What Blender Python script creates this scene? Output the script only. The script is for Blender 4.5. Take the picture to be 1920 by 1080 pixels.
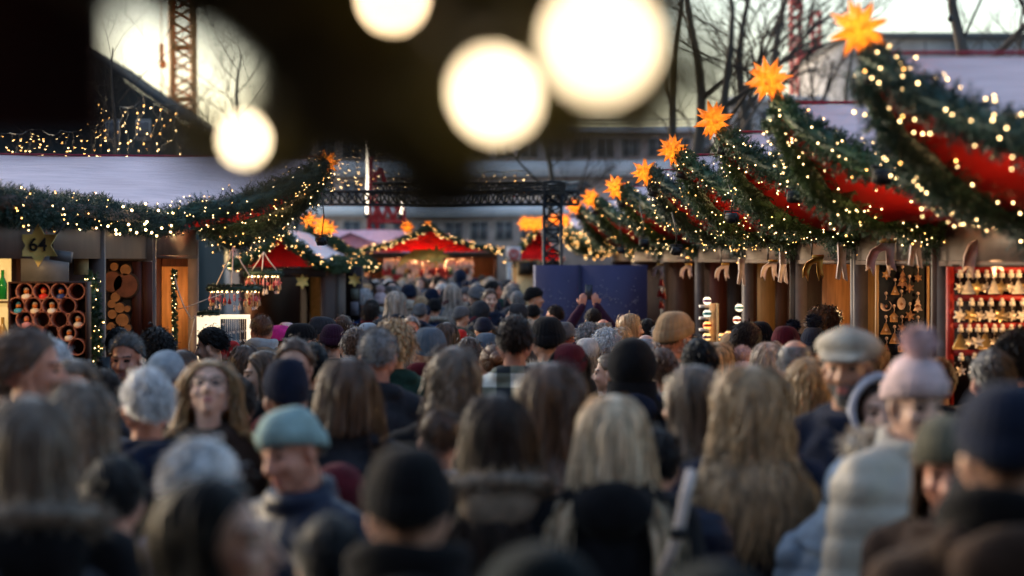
import bpy, math, random
import numpy as np
from mathutils import Vector, Matrix, noise as mnoise
for o in list(bpy.data.objects): bpy.data.objects.remove(o)
scn = bpy.context.scene
COL = scn.collection
R = math.radians
rng = np.random.default_rng(7)
random.seed(7)

# ------------------------------------------------------------------ camera, sky, sun, exposure
CAM_Z = 2.1
FPX = 85.0 / 36.0 * 1920.0
cd = bpy.data.cameras.new("camera"); cam = bpy.data.objects.new("camera", cd); COL.objects.link(cam)
cd.lens = 85; cd.sensor_width = 36; cd.clip_start = 0.05; cd.clip_end = 3000
cam.location = (0, 0, CAM_Z)
cam.rotation_euler = (R(90) - math.atan(55 / FPX), 0, -math.atan(45 / FPX))
cd.dof.use_dof = True; cd.dof.focus_distance = 17.0; cd.dof.aperture_fstop = 1.9
scn.camera = cam
CAM_R = np.array(cam.rotation_euler.to_matrix())

w = bpy.data.worlds.new("World"); scn.world = w; w.use_nodes = True
nt = w.node_tree; bg = nt.nodes["Background"]
sky = nt.nodes.new("ShaderNodeTexSky"); sky.sky_type = 'NISHITA'; sky.sun_disc = False
SUN_EL, SUN_AZ = R(12), R(-52)            # sun low, ahead and a little to the right of the view
sky.sun_elevation = SUN_EL; sky.sun_rotation = SUN_AZ
sky.air_density = 1.0; sky.dust_density = 2.2; sky.ozone_density = 1.5
nt.links.new(sky.outputs[0], bg.inputs[0]); bg.inputs[1].default_value = 0.11
sd = bpy.data.lights.new("sun", 'SUN'); so = bpy.data.objects.new("sun", sd); COL.objects.link(so)
sd.energy = 0.6; sd.angle = R(25); sd.color = (1.0, 0.87, 0.72)
sdir = Vector((math.sin(SUN_AZ) * math.cos(SUN_EL), math.cos(SUN_AZ) * math.cos(SUN_EL), math.sin(SUN_EL)))
so.rotation_euler = (-sdir).to_track_quat('-Z', 'Y').to_euler(); so.location = (0, 0, 60)
scn.view_settings.view_transform = 'Standard'; scn.view_settings.look = 'None'
scn.view_settings.exposure = 1.95; scn.view_settings.gamma = 1.0
scn.cycles.use_denoising = True; scn.cycles.max_bounces = 6; scn.cycles.use_adaptive_sampling = False
scn.cycles.diffuse_bounces = 3; scn.cycles.glossy_bounces = 2; scn.cycles.transmission_bounces = 4
scn.cycles.sample_clamp_indirect = 6

def W(px, py, d):
    """the point of the place seen at photo pixel (px, py), d metres down the alley"""
    v = CAM_R @ np.array(((px - 960) / FPX, (540 - py) / FPX, -1.0))
    k = d / v[1]
    return np.array((v[0] * k, d, CAM_Z + v[2] * k))

# ------------------------------------------------------------------ materials
MATS = {}
def mat(key, col, rough=0.8, var=0.18, scale=20, bump=0.0, bscale=80, emit=None, estr=0, metal=0, stretch=None, sheen=0, island=0.0, col2=None, transl=0, spec=0.35, coat=0):
    if key in MATS: return MATS[key]
    m = bpy.data.materials.new(key); m.use_nodes = True; n = m.node_tree.nodes; l = m.node_tree.links
    b = n["Principled BSDF"]; b.inputs['Roughness'].default_value = rough; b.inputs['Metallic'].default_value = metal
    b.inputs['Specular IOR Level'].default_value = spec
    if sheen: b.inputs['Sheen Weight'].default_value = sheen; b.inputs['Sheen Roughness'].default_value = 0.5
    if coat: b.inputs['Coat Weight'].default_value = coat
    tc = n.new("ShaderNodeTexCoord"); mp = n.new("ShaderNodeMapping"); l.new(tc.outputs['Object'], mp.inputs[0])
    if stretch: mp.inputs['Scale'].default_value = stretch
    nz = n.new("ShaderNodeTexNoise"); nz.inputs['Scale'].default_value = scale; nz.inputs['Detail'].default_value = 5
    l.new(mp.outputs[0], nz.inputs['Vector'])
    rp = n.new("ShaderNodeValToRGB"); l.new(nz.outputs[0], rp.inputs[0])
    c = np.array(col[:3]); c2 = np.array(col2[:3]) if col2 else c * (1 + var)
    c1 = c if col2 else c * (1 - var)
    rp.color_ramp.elements[0].position = 0.32; rp.color_ramp.elements[1].position = 0.68
    rp.color_ramp.elements[0].color = (*np.clip(c1, 0, 1), 1); rp.color_ramp.elements[1].color = (*np.clip(c2, 0, 1), 1)
    out = rp.outputs[0]
    if island:
        g = n.new("ShaderNodeNewGeometry"); mr = n.new("ShaderNodeMapRange")
        mr.inputs['To Min'].default_value = 1 - island; mr.inputs['To Max'].default_value = 1 + island
        l.new(g.outputs['Random Per Island'], mr.inputs[0])
        mx = n.new("ShaderNodeVectorMath"); mx.operation = 'SCALE'; l.new(out, mx.inputs[0]); l.new(mr.outputs[0], mx.inputs['Scale']); out = mx.outputs[0]
    l.new(out, b.inputs['Base Color'])
    if bump:
        nb = n.new("ShaderNodeTexNoise"); nb.inputs['Scale'].default_value = bscale; l.new(mp.outputs[0], nb.inputs['Vector'])
        bp = n.new("ShaderNodeBump"); bp.inputs['Strength'].default_value = bump; bp.inputs['Distance'].default_value = 0.01
        l.new(nb.outputs[0], bp.inputs['Height']); l.new(bp.outputs[0], b.inputs['Normal'])
    if emit: b.inputs['Emission Color'].default_value = (*emit, 1); b.inputs['Emission Strength'].default_value = estr
    if transl:
        t = n.new("ShaderNodeBsdfTranslucent"); l.new(out, t.inputs[0]); ms = n.new("ShaderNodeMixShader"); ms.inputs[0].default_value = transl
        l.new(b.outputs[0], ms.inputs[1]); l.new(t.outputs[0], ms.inputs[2]); l.new(ms.outputs[0], n["Material Output"].inputs[0])
    MATS[key] = m
    return m
def glow(key, col, s):
    m = mat(key, (0.6, 0.5, 0.4), 0.4, emit=col, estr=s); return m
def cloth(col, kind='wool'):
    k = 'cloth_%s_%.3f_%.3f_%.3f' % (kind, *col)
    if kind == 'puffer': return mat(k, col, 0.5, 0.15, 9, 0.3, 60, spec=.25)
    return mat(k, col, 0.92, 0.3, 14, 0.6, 240, sheen=0.06, spec=0.12)
def hairmat(col): return mat('hair_%.3f_%.3f_%.3f' % tuple(col), col, 0.42 if max(col) > .06 else .5, 0.5, 5, island=0.45, stretch=(6, 6, .8), spec=.5 if max(col) > .06 else .22)
def skinmat(col): return mat('skin_%.3f_%.3f_%.3f' % tuple(col), col, 0.5, 0.12, 18, 0.1, 300, spec=0.4)
def wood(key, col, var=0.3): return mat(key, col, 0.6, var, 6, 0.3, 30, stretch=(9, 9, 0.7))

# plaid cloth
def plaid():
    m = bpy.data.materials.new('plaid_wool'); m.use_nodes = True; n = m.node_tree.nodes; l = m.node_tree.links; b = n["Principled BSDF"]
    b.inputs['Roughness'].default_value = 0.9
    tc = n.new("ShaderNodeTexCoord"); sx = n.new("ShaderNodeSeparateXYZ"); l.new(tc.outputs['Object'], sx.inputs[0])
    fs = []
    for ax, off in (('X', .02), ('Z', .05)):
        a = n.new("ShaderNodeMath"); a.operation = 'MULTIPLY_ADD'; a.inputs[1].default_value = 7.5; a.inputs[2].default_value = off * 7.5 + 10; l.new(sx.outputs[ax], a.inputs[0])
        f = n.new("ShaderNodeMath"); f.operation = 'FRACT'; l.new(a.outputs[0], f.inputs[0])
        g = n.new("ShaderNodeMath"); g.operation = 'GREATER_THAN'; g.inputs[1].default_value = 0.5; l.new(f.outputs[0], g.inputs[0]); fs.append(g)
    s = n.new("ShaderNodeMath"); s.operation = 'ADD'; l.new(fs[0].outputs[0], s.inputs[0]); l.new(fs[1].outputs[0], s.inputs[1])
    d = n.new("ShaderNodeMath"); d.operation = 'DIVIDE'; d.inputs[1].default_value = 2; l.new(s.outputs[0], d.inputs[0])
    rp = n.new("ShaderNodeValToRGB"); rp.color_ramp.interpolation = 'CONSTANT'; e = rp.color_ramp.elements
    e[0].color = (.85, .80, .70, 1); e[1].position = 0.75; e[1].color = (.02, .025, .03, 1); x = e.new(0.3); x.color = (.2, .2, .15, 1)
    l.new(d.outputs[0], rp.inputs[0]); l.new(rp.outputs[0], b.inputs['Base Color'])
    return m
PLAID = plaid()

# ------------------------------------------------------------------ mesh helpers
def to_mesh(name, V, F, mats=(), midx=None, smooth=False):
    V = np.asarray(V, dtype=np.float32).reshape(-1, 3); me = bpy.data.meshes.new(name)
    F = [np.asarray(f, dtype=np.int32) for f in F if len(f)]
    loops = np.concatenate([f.ravel() for f in F]); tot = np.concatenate([np.full(len(f), f.shape[1], np.int32) for f in F])
    st = np.concatenate(([0], np.cumsum(tot)[:-1])).astype(np.int32)
    me.vertices.add(len(V)); me.vertices.foreach_set("co", V.ravel())
    me.loops.add(len(loops)); me.loops.foreach_set("vertex_index", loops.astype(np.int32))
    me.polygons.add(len(tot)); me.polygons.foreach_set("loop_start", st); me.polygons.foreach_set("loop_total", tot)
    for m in mats: me.materials.append(m)
    if midx is not None: me.polygons.foreach_set("material_index", np.asarray(midx, dtype=np.int32))
    if smooth: me.polygons.foreach_set("use_smooth", np.ones(len(tot), dtype=bool))
    me.update(calc_edges=True); me.validate()
    return me
class MB:
    def __init__(s): s.V = []; s.Q = []; s.T = []; s.n = 0; s.P = []
    def add(s, V, Q=(), T=(), P=()):
        V = np.asarray(V, float).reshape(-1, 3)
        if len(Q): s.Q.append(np.asarray(Q) + s.n)
        if len(T): s.T.append(np.asarray(T) + s.n)
        for p in P: s.P.append(np.asarray([p]) + s.n)
        s.V.append(V); s.n += len(V); return s
    def arrays(s):
        return np.concatenate(s.V), ([np.concatenate(s.Q)] if s.Q else []) + ([np.concatenate(s.T)] if s.T else []) + s.P
    def mesh(s, name, m=None, smooth=False):
        V, F = s.arrays(); return to_mesh(name, V, F, [m] if m else [], None, smooth)
    def box(s, c, size, M=None):
        x, y, z = np.array(size) / 2.0
        V = np.array([(-x, -y, -z), (x, -y, -z), (x, y, -z), (-x, y, -z), (-x, -y, z), (x, -y, z), (x, y, z), (-x, y, z)])
        if M is not None: V = V @ np.array(M).T
        return s.add(V + np.array(c), [(0, 3, 2, 1), (4, 5, 6, 7), (0, 1, 5, 4), (1, 2, 6, 5), (2, 3, 7, 6), (3, 0, 4, 7)])
    def box2(s, a, b):
        a = np.array(a, float); b = np.array(b, float); return s.box((a + b) / 2, np.abs(b - a))
    def bar(s, p, q, r, k=4): return s.tube([p, q], [r, r], k)
    def tube(s, pts, rad, k=6, caps=True):
        P = np.asarray(pts, float); n = len(P); rad = np.broadcast_to(np.asarray(rad, float), (n,))
        T = np.gradient(P, axis=0); T /= np.linalg.norm(T, axis=1)[:, None] + 1e-9
        up = np.array((0, 0, 1.0)) if abs(T[0][2]) < 0.9 else np.array((1.0, 0, 0))
        a = np.linspace(0, 2 * np.pi, k, endpoint=False); V = []
        U = np.cross(T[0], up); U /= np.linalg.norm(U)
        for i in range(n):
            U = U - T[i] * (U @ T[i]); U /= np.linalg.norm(U) + 1e-9; B = np.cross(T[i], U)
            V.append(P[i] + rad[i] * (np.cos(a)[:, None] * U + np.sin(a)[:, None] * B))
        V = np.concatenate(V); Q = []
        for i in range(n - 1):
            for j in range(k): Q.append((i * k + j, i * k + (j + 1) % k, (i + 1) * k + (j + 1) % k, (i + 1) * k + j))
        return s.add(V, Q, (), [list(range(k))[::-1], list(range((n - 1) * k, n * k))] if caps else [])
    def ell(s, c, r, nu=14, nv=9, M=None):
        u = np.linspace(0, 2 * np.pi, nu, endpoint=False); v = np.linspace(0, np.pi, nv + 1)[1:-1]
        V = [(0, 0, 1.0)] + [(math.sin(b) * math.cos(a), math.sin(b) * math.sin(a), math.cos(b)) for b in v for a in u] + [(0, 0, -1.0)]
        V = np.array(V) * np.array(r)
        if M is not None: V = V @ np.array(M).T
        Q = [(1 + i * nu + j, 1 + (i + 1) * nu + j, 1 + (i + 1) * nu + (j + 1) % nu, 1 + i * nu + (j + 1) % nu) for i in range(nv - 2) for j in range(nu)]
        L = len(V) - 1; b = 1 + (nv - 2) * nu
        T = [(0, 1 + j, 1 + (j + 1) % nu) for j in range(nu)] + [(L, b + (j + 1) % nu, b + j) for j in range(nu)]
        return s.add(V + np.array(c), Q, T)
    def cap(s, p, q, r0, r1, k=12):
        p = np.array(p, float); q = np.array(q, float); d = q - p; d /= np.linalg.norm(d) + 1e-9; pts = []; rad = []
        for a in np.linspace(-85, 0, 5): pts.append(p + d * r0 * math.sin(R(a))); rad.append(r0 * math.cos(R(a)))
        for a in np.linspace(0, 85, 5): pts.append(q + d * r1 * math.sin(R(a))); rad.append(r1 * math.cos(R(a)))
        return s.tube(pts, rad, k)
    def lathe(s, prof, c=(0, 0, 0), k=20, sx=1, sy=1):
        a = np.linspace(0, 2 * np.pi, k, endpoint=False)
        V = np.concatenate([np.stack((r * np.cos(a) * sx, r * np.sin(a) * sy, np.full(k, z)), 1) for r, z in prof]) + np.array(c)
        Q = [(i * k + j, i * k + (j + 1) % k, (i + 1) * k + (j + 1) % k, (i + 1) * k + j) for i in range(len(prof) - 1) for j in range(k)]
        return s.add(V, Q)
    def prism(s, poly, o, ux, uy, th):
        """outline in the plane o + a*ux + b*uy, given thickness th along ux x uy (concave outlines fine)"""
        o = np.array(o, float); ux = np.array(ux, float); uy = np.array(uy, float); nn = np.cross(ux, uy); nn /= np.linalg.norm(nn)
        A = np.array([o + a * ux + b * uy for a, b in poly]); n = len(A)
        V = np.concatenate((A - nn * th / 2, A + nn * th / 2))
        from mathutils.geometry import tessellate_polygon
        t = [tuple(x) for x in tessellate_polygon([[Vector((a, b, 0)) for a, b in poly]])]
        Q = [(i, (i + 1) % n, (i + 1) % n + n, i + n) for i in range(n)]
        return s.add(V, Q, [x for x in t] + [tuple(i + n for i in x[::-1]) for x in t])
def ob(name, me, parent=None, M=None):
    o = bpy.data.objects.new(name, me); COL.objects.link(o)
    if parent is not None: o.parent = parent
    if M is not None: o.matrix_local = M
    return o
def part(name, mb, m, parent, smooth=False): return ob(name, mb.mesh(name, m, smooth), parent)
def tag(o, label, cat, group=None, kind=None):
    if label: o['label'] = label
    if cat: o['category'] = cat
    if group: o['group'] = group
    if kind: o['kind'] = kind
    return o
def empty(name, loc=(0, 0, 0), label=None, cat=None, group=None):
    o = bpy.data.objects.new(name, None); COL.objects.link(o); o.location = tuple(loc); o.empty_display_size = 0.1
    return tag(o, label, cat, group)
def remesh(mb, vox, it=2, fac=0.5):
    V, F = mb.arrays(); me = to_mesh('tmp', V, F); o = bpy.data.objects.new('tmp', me); COL.objects.link(o)
    md = o.modifiers.new('r', 'REMESH'); md.mode = 'VOXEL'; md.voxel_size = vox
    if it: sm = o.modifiers.new('s', 'SMOOTH'); sm.iterations = it; sm.factor = fac
    dg = bpy.context.evaluated_depsgraph_get(); e = o.evaluated_get(dg); m2 = e.to_mesh()
    n = len(m2.vertices); V = np.empty(n * 3, np.float32); m2.vertices.foreach_get('co', V); V = V.reshape(-1, 3)
    L = np.empty(len(m2.loops), np.int32); m2.loops.foreach_get('vertex_index', L)
    N = np.empty(n * 3, np.float32); m2.vertices.foreach_get('normal', N); N = N.reshape(-1, 3)
    e.to_mesh_clear(); bpy.data.objects.remove(o); bpy.data.meshes.remove(me)
    return V.copy(), L.reshape(-1, 4).copy(), N
def rot(ax, deg): return np.array(Matrix.Rotation(R(deg), 3, ax))
ICO = None
def ball_mesh(name, r, m, sub=1):
    import bmesh
    bm = bmesh.new(); bmesh.ops.create_icosphere(bm, subdivisions=sub, radius=r); me = bpy.data.meshes.new(name); bm.to_mesh(me); bm.free()
    me.materials.append(m); me.polygons.foreach_set("use_smooth", np.ones(len(me.polygons), dtype=bool)); return me
# ------------------------------------------------------------------ ground
g = MB().box((0, 300, -0.05), (1600, 1700, 0.1))
tag(part('ground', g, mat('paving', (.10, .10, .105), 0.85, 0.3, 3, 0.4, 25), None), None, None, kind='structure')

# ------------------------------------------------------------------ palette
PAINT = mat('grey_paint', (.105, .070, .058), 0.6, 0.18, 5, 0.15, 60)
PAINT2 = mat('grey_post_paint', (.095, .075, .075), 0.55, 0.2, 7, 0.15, 60)
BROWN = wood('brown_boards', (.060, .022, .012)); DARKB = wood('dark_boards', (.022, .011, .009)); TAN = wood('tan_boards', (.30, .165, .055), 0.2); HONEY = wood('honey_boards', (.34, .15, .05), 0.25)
FABRIC = mat('pale_roof_fabric', (.93, .70, .72), 0.55, 0.10, 2.5, 1.0, 5, stretch=(1, 8, 8))
LINING = mat('red_lining', (.50, .010, .008), 0.6, 0.15, 3, 0.3, 8, transl=0.4)
PIPING = mat('crimson_piping', (.28, .015, .05), 0.6)
FIR = mat('fir_needles', (.016, .046, .022), 0.5, 0.3, 4, col2=(.055, .110, .040), island=0.6)
FIRB = mat('fir_needles_blue', (.010, .034, .028), 0.5, 0.3, 4, col2=(.032, .075, .054), island=0.6)
BLACK = mat('black_plastic', (.012, .012, .013), 0.45)
GOLD = mat('gold_paint', (.48, .27, .05), 0.35, 0.2, 12, metal=0.5)
CREAM = mat('cream_board', (.55, .42, .22), 0.6)
BULB_W = glow('warm_bulb', (1.0, .63, .26), 5); BULB_A = glow('amber_bulb', (1.0, .46, .11), 4.5)
STARM = bpy.data.materials.new('lit_star_paper'); STARM.use_nodes = True
def star_mat(m):
    n = m.node_tree.nodes; l = m.node_tree.links; b = n["Principled BSDF"]; tc = n.new("ShaderNodeTexCoord"); ln = n.new("ShaderNodeVectorMath"); ln.operation = 'LENGTH'
    l.new(tc.outputs['Object'], ln.inputs[0]); rp = n.new("ShaderNodeValToRGB"); e = rp.color_ramp.elements
    mr = n.new("ShaderNodeMapRange"); mr.inputs['From Max'].default_value = 0.14; l.new(ln.outputs['Value'], mr.inputs[0]); l.new(mr.outputs[0], rp.inputs[0])
    e[0].position = .40; e[0].color = (1, .46, .06, 1); e[1].position = 1; e[1].color = (.75, .16, .012, 1)
    l.new(rp.outputs[0], b.inputs['Emission Color']); b.inputs['Emission Strength'].default_value = .05; t = n.new('ShaderNodeBsdfTranslucent'); t.inputs[0].default_value = (.95, .42, .06, 1); ms = n.new('ShaderNodeMixShader'); ms.inputs[0].default_value = .6; l.new(b.outputs[0], ms.inputs[1]); l.new(t.outputs[0], ms.inputs[2]); l.new(ms.outputs[0], n['Material Output'].inputs[0])
    b.inputs['Base Color'].default_value = (.75, .32, .06, 1); b.inputs['Roughness'].default_value = .6
star_mat(STARM)

# ------------------------------------------------------------------ paper star
def star_mesh():
    q = 1 + math.sqrt(2); vs = []
    for p in ((1, 1, q), (1, q, 1), (q, 1, 1)):
        for a in (-1, 1):
            for b in (-1, 1):
                for c in (-1, 1): vs.append((a * p[0], b * p[1], c * p[2]))
    vs = np.array(vs); vs = vs / np.linalg.norm(vs[0]); mb = MB()
    for x in (-1, 0, 1):
        for y in (-1, 0, 1):
            for z in (-1, 0, 1):
                if (x, y, z) == (0, 0, 0): continue
                d = np.array((x, y, z), float); k = abs(x) + abs(y) + abs(z); d /= np.linalg.norm(d); s = vs @ d; idx = np.where(s > s.max() - 1e-3)[0]
                u = np.cross(d, (.3, .5, .81)); u /= np.linalg.norm(u); v = np.cross(d, u)
                idx = idx[np.argsort(np.arctan2(vs[idx] @ v, vs[idx] @ u))]; n = len(idx)
                mb.add(np.concatenate((vs[idx] * .052, [d * (.128 if k < 3 else .108)])), (), [(i, (i + 1) % n, n) for i in range(n)])
    return mb.mesh('star', STARM)
STAR = star_mesh()
def paper_star(p, label, s=1.0, rz=None):
    o = ob('paper_star', STAR); ld = bpy.data.lights.new('star_light', 'POINT'); ld.energy = .13 * s * s; ld.color = (1, .62, .22); ld.shadow_soft_size = .02; lo = bpy.data.objects.new('star_light', ld); COL.objects.link(lo); lo.parent = o; o.location = tuple(p); o.scale = (s, s, s)
    o.rotation_euler = (random.uniform(-.4, .4), random.uniform(-.4, .4), random.uniform(0, 1.5) if rz is None else rz)
    return tag(o, label, 'star', 'glowing paper stars on the stall peaks')

# ------------------------------------------------------------------ fir garlands with fairy lights
def fir(path, rad, twigs_per_m=170, needles=30, nl=0.026, nw=0.0036, core=.52):
    P = np.asarray(path, float); seg = np.linalg.norm(np.diff(P, axis=0), axis=1); L = np.concatenate(([0], np.cumsum(seg)))
    rad = np.broadcast_to(np.asarray(rad, float), (len(P),))
    n = max(8, int(L[-1] * twigs_per_m)); t = rng.uniform(0, L[-1], n)
    c = np.stack([np.interp(t, L, P[:, i]) for i in range(3)], 1); r = np.interp(t, L, rad)
    T = np.stack([np.interp(t, L, np.gradient(P[:, i])) for i in range(3)], 1); T /= np.linalg.norm(T, axis=1)[:, None] + 1e-9
    d = rng.normal(size=(n, 3)); d -= T * np.sum(d * T, 1)[:, None]; d /= np.linalg.norm(d, axis=1)[:, None]
    dirn = d + T * rng.uniform(-.9, .9, n)[:, None] + np.array((0, 0, -.25)); dirn /= np.linalg.norm(dirn, axis=1)[:, None]
    r0 = .40 * r; ln = (r * rng.uniform(.30, .74, n)); a = c + d * r0[:, None]
    s = np.linspace(.12, 1.0, needles)[None, :, None] + rng.uniform(-.02, .02, (n, needles, 1))
    base = a[:, None, :] + dirn[:, None, :] * ln[:, None, None] * s
    nd = rng.normal(size=(n, needles, 3)); nd -= dirn[:, None, :] * np.sum(nd * dirn[:, None, :], 2)[..., None]; nd /= np.linalg.norm(nd, axis=2)[..., None]
    nd = nd * .8 + dirn[:, None, :] * .6; nd /= np.linalg.norm(nd, axis=2)[..., None]
    wv = np.cross(nd, rng.normal(size=nd.shape)); wv /= np.linalg.norm(wv, axis=2)[..., None]
    ll = nl * rng.uniform(.7, 1.15, (n, needles, 1))
    V = np.stack((base - wv * nw / 2, base + wv * nw / 2, base + nd * ll), 2).reshape(-1, 3)
    mb = MB(); mb.add(V, (), np.arange(len(V)).reshape(-1, 3))
    if core: mb.tube(P, rad * core, 9)
    return mb
BULB_ME = [ball_mesh('bulb', 1, BULB_W, 1), ball_mesh('bulb', 1, BULB_A, 1)]
WIRE = mat('green_wire', (.01, .02, .012), .6)
def lights(root, path, rad, n, br=0.009, amber=.35, down=.15, many=100):
    P = np.asarray(path, float); seg = np.linalg.norm(np.diff(P, axis=0), axis=1); L = np.concatenate(([0], np.cumsum(seg)))
    rad = np.broadcast_to(np.asarray(rad, float), (len(P),)); t = np.sort(rng.uniform(0, L[-1], n)); pts = []
    for k in range(n):
        c = np.array([np.interp(t[k], L, P[:, i]) for i in range(3)]); r = np.interp(t[k], L, rad)
        a = rng.normal(size=3) + np.array((0, -.35, -down)); a /= np.linalg.norm(a); pts.append(c + a * r * rng.uniform(.98, 1.16))
    w_ = MB(); w_.tube(pts, .0025, 3); ls = part('light_string', w_, WIRE, root)
    for k, p in enumerate(pts[:many]):
        b = ob('bulb', BULB_ME[0 if rng.random() > amber else 1], ls); b.location = tuple(p); s = .37 * br * rng.uniform(.7, 1.25); b.scale = (s, s, s)
    if n > many:
        mb = MB()
        for p in pts[many:]: mb.ell(p, (br,) * 3, 6, 4)
        tag(part('more_bulbs', mb, BULB_W, ls), None, None, kind='stuff')
def sag(p, q, n=9, dz=-.08, wob=.015):
    t = np.linspace(0, 1, n)[:, None]; P = np.array(p) * (1 - t) + np.array(q) * t; P[:, 2] += dz * np.sin(np.pi * t[:, 0] ** .75)
    P += rng.normal(size=P.shape) * wob * (t * (1 - t) * 4); return P
def garland(path, rad, nb, label, blue=False, br=.009, dens=1.0, amber=.35, big=1.0, down=.15, core=.52):
    root = empty('fir_garland', path[0], label, 'garland', 'lit fir garlands on the market stalls')
    loc = np.array(path[0]); Q = np.asarray(path) - loc
    part('branches', fir(Q, rad * 1.0, 520 * dens, 22, .025 * big, .0042 * big, core), FIRB if blue else FIR, root)
    if nb: lights(root, Q, rad, nb, br, amber, down)
    return root

# ------------------------------------------------------------------ market stalls
def fabric_sheet(A, B, C, D, nu=26, nv=14, amp=.018, seed=0, edge=0):
    """A-B top edge, D-C bottom edge"""
    A, B, C, D = map(np.array, (A, B, C, D)); V = []
    nrm = np.cross(B - A, D - A); nrm = nrm / np.linalg.norm(nrm)
    for j in range(nv + 1):
        for i in range(nu + 1):
            u, v = i / nu, j / nv; p = (A * (1 - u) + B * u) * (1 - v) + (D * (1 - u) + C * u) * v
            k = mnoise.noise((u * 2.0 + seed, v * 14 + seed * 3, .3)) * amp + mnoise.noise((u * 5 + seed, v * 4, seed)) * amp * .8 - .03 * 4 * v * (1 - v)
            p = p - np.array((0, 0, edge * math.sin(math.pi * v ** .75) * (1 - u) ** 3)); V.append(p + nrm * k * (1 if nrm[2] > 0 else -1))
    Q = [(j * (nu + 1) + i, j * (nu + 1) + i + 1, (j + 1) * (nu + 1) + i + 1, (j + 1) * (nu + 1) + i) for j in range(nv) for i in range(nu)]
    return MB().add(V, Q)
LAMP_GL = glow('lamp_glow', (1, .72, .36), 1.6)
def ceiling_lamp(p, power, label, col=(1, .62, .28), r=.05):
    root = empty('stall_lamp', p, label, 'lamp', 'warm lamps inside the stalls')
    part('shade', MB().lathe([(.012, .07), (.02, .06), (.07, .0), (.066, 0), (.015, .055)], k=14), BLACK, root, True)
    part('bulb', MB().ell((0, 0, .0), (.03, .03, .035), 10, 7), LAMP_GL, root, True)
    ld = bpy.data.lights.new('lamp_light', 'POINT'); ld.energy = power; ld.color = col; ld.shadow_soft_size = r
    lo = bpy.data.objects.new('lamp_light', ld); COL.objects.link(lo); lo.parent = root; lo.location = (0, 0, -.07)
def flood(p, top, label):
    root = empty('flood_light', p, label, 'floodlight', 'black floodlights hung on cables')
    q = np.array(top) - np.array(p); part('cable', MB().tube([(0, 0, .04), q * .5 + np.array((.02, 0, 0)), q], .006, 5), BLACK, root)
    M = rot('Z', random.uniform(-40, 40)) @ rot('X', 35)
    part('housing', MB().box((0, 0, 0), (.085, .035, .06), M).box(M @ np.array((0, -.025, 0)), (.07, .015, .05), M), BLACK, root)
    part('lens', MB().box(M @ np.array((0, .02, 0)), (.07, .004, .05), M), mat('lamp_glass', (.5, .5, .48), .15), root)
    part('bracket', MB().tube([(-.05, 0, 0), (-.05, 0, .045), (.05, 0, .045), (.05, 0, 0)], .006, 5), BLACK, root)
def comet(p, label, s=1.0, m=None, mirror=1):
    """cut-out comet hung from the fascia: star head with two tails bent down"""
    root = empty('comet_sign', p, label, 'comet sign', 'cut-out comet signs under the stall eaves')
    out = [(-.02, .0), (.05, .05), (.13, .05), (.13, 0), (.12, -.10), (.145, -.20), (.10, -.165), (.085, -.24), (.06, -.14), (.055, -.03), (.0, -.05), (-.03, -.12), (-.045, -.24), (-.075, -.17), (-.11, -.2), (-.10, -.10), (-.07, -.03)]
    out = [(a * s * mirror, b * s) for a, b in out]
    part('comet_board', MB().prism(out, (0, 0, 0), (1, .15, 0), (0, 0, 1), .014), m or mat('pinkish_board', (.60, .46, .42), .6), root)
    part('gold_cap', MB().box((.07 * s * mirror, -.012, .045 * s), (.13 * s, .03, .035 * s)), GOLD, root)
    part('hanger', MB().bar((0, 0, .03), (0, 0, .16), .006), BLACK, root)

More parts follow.
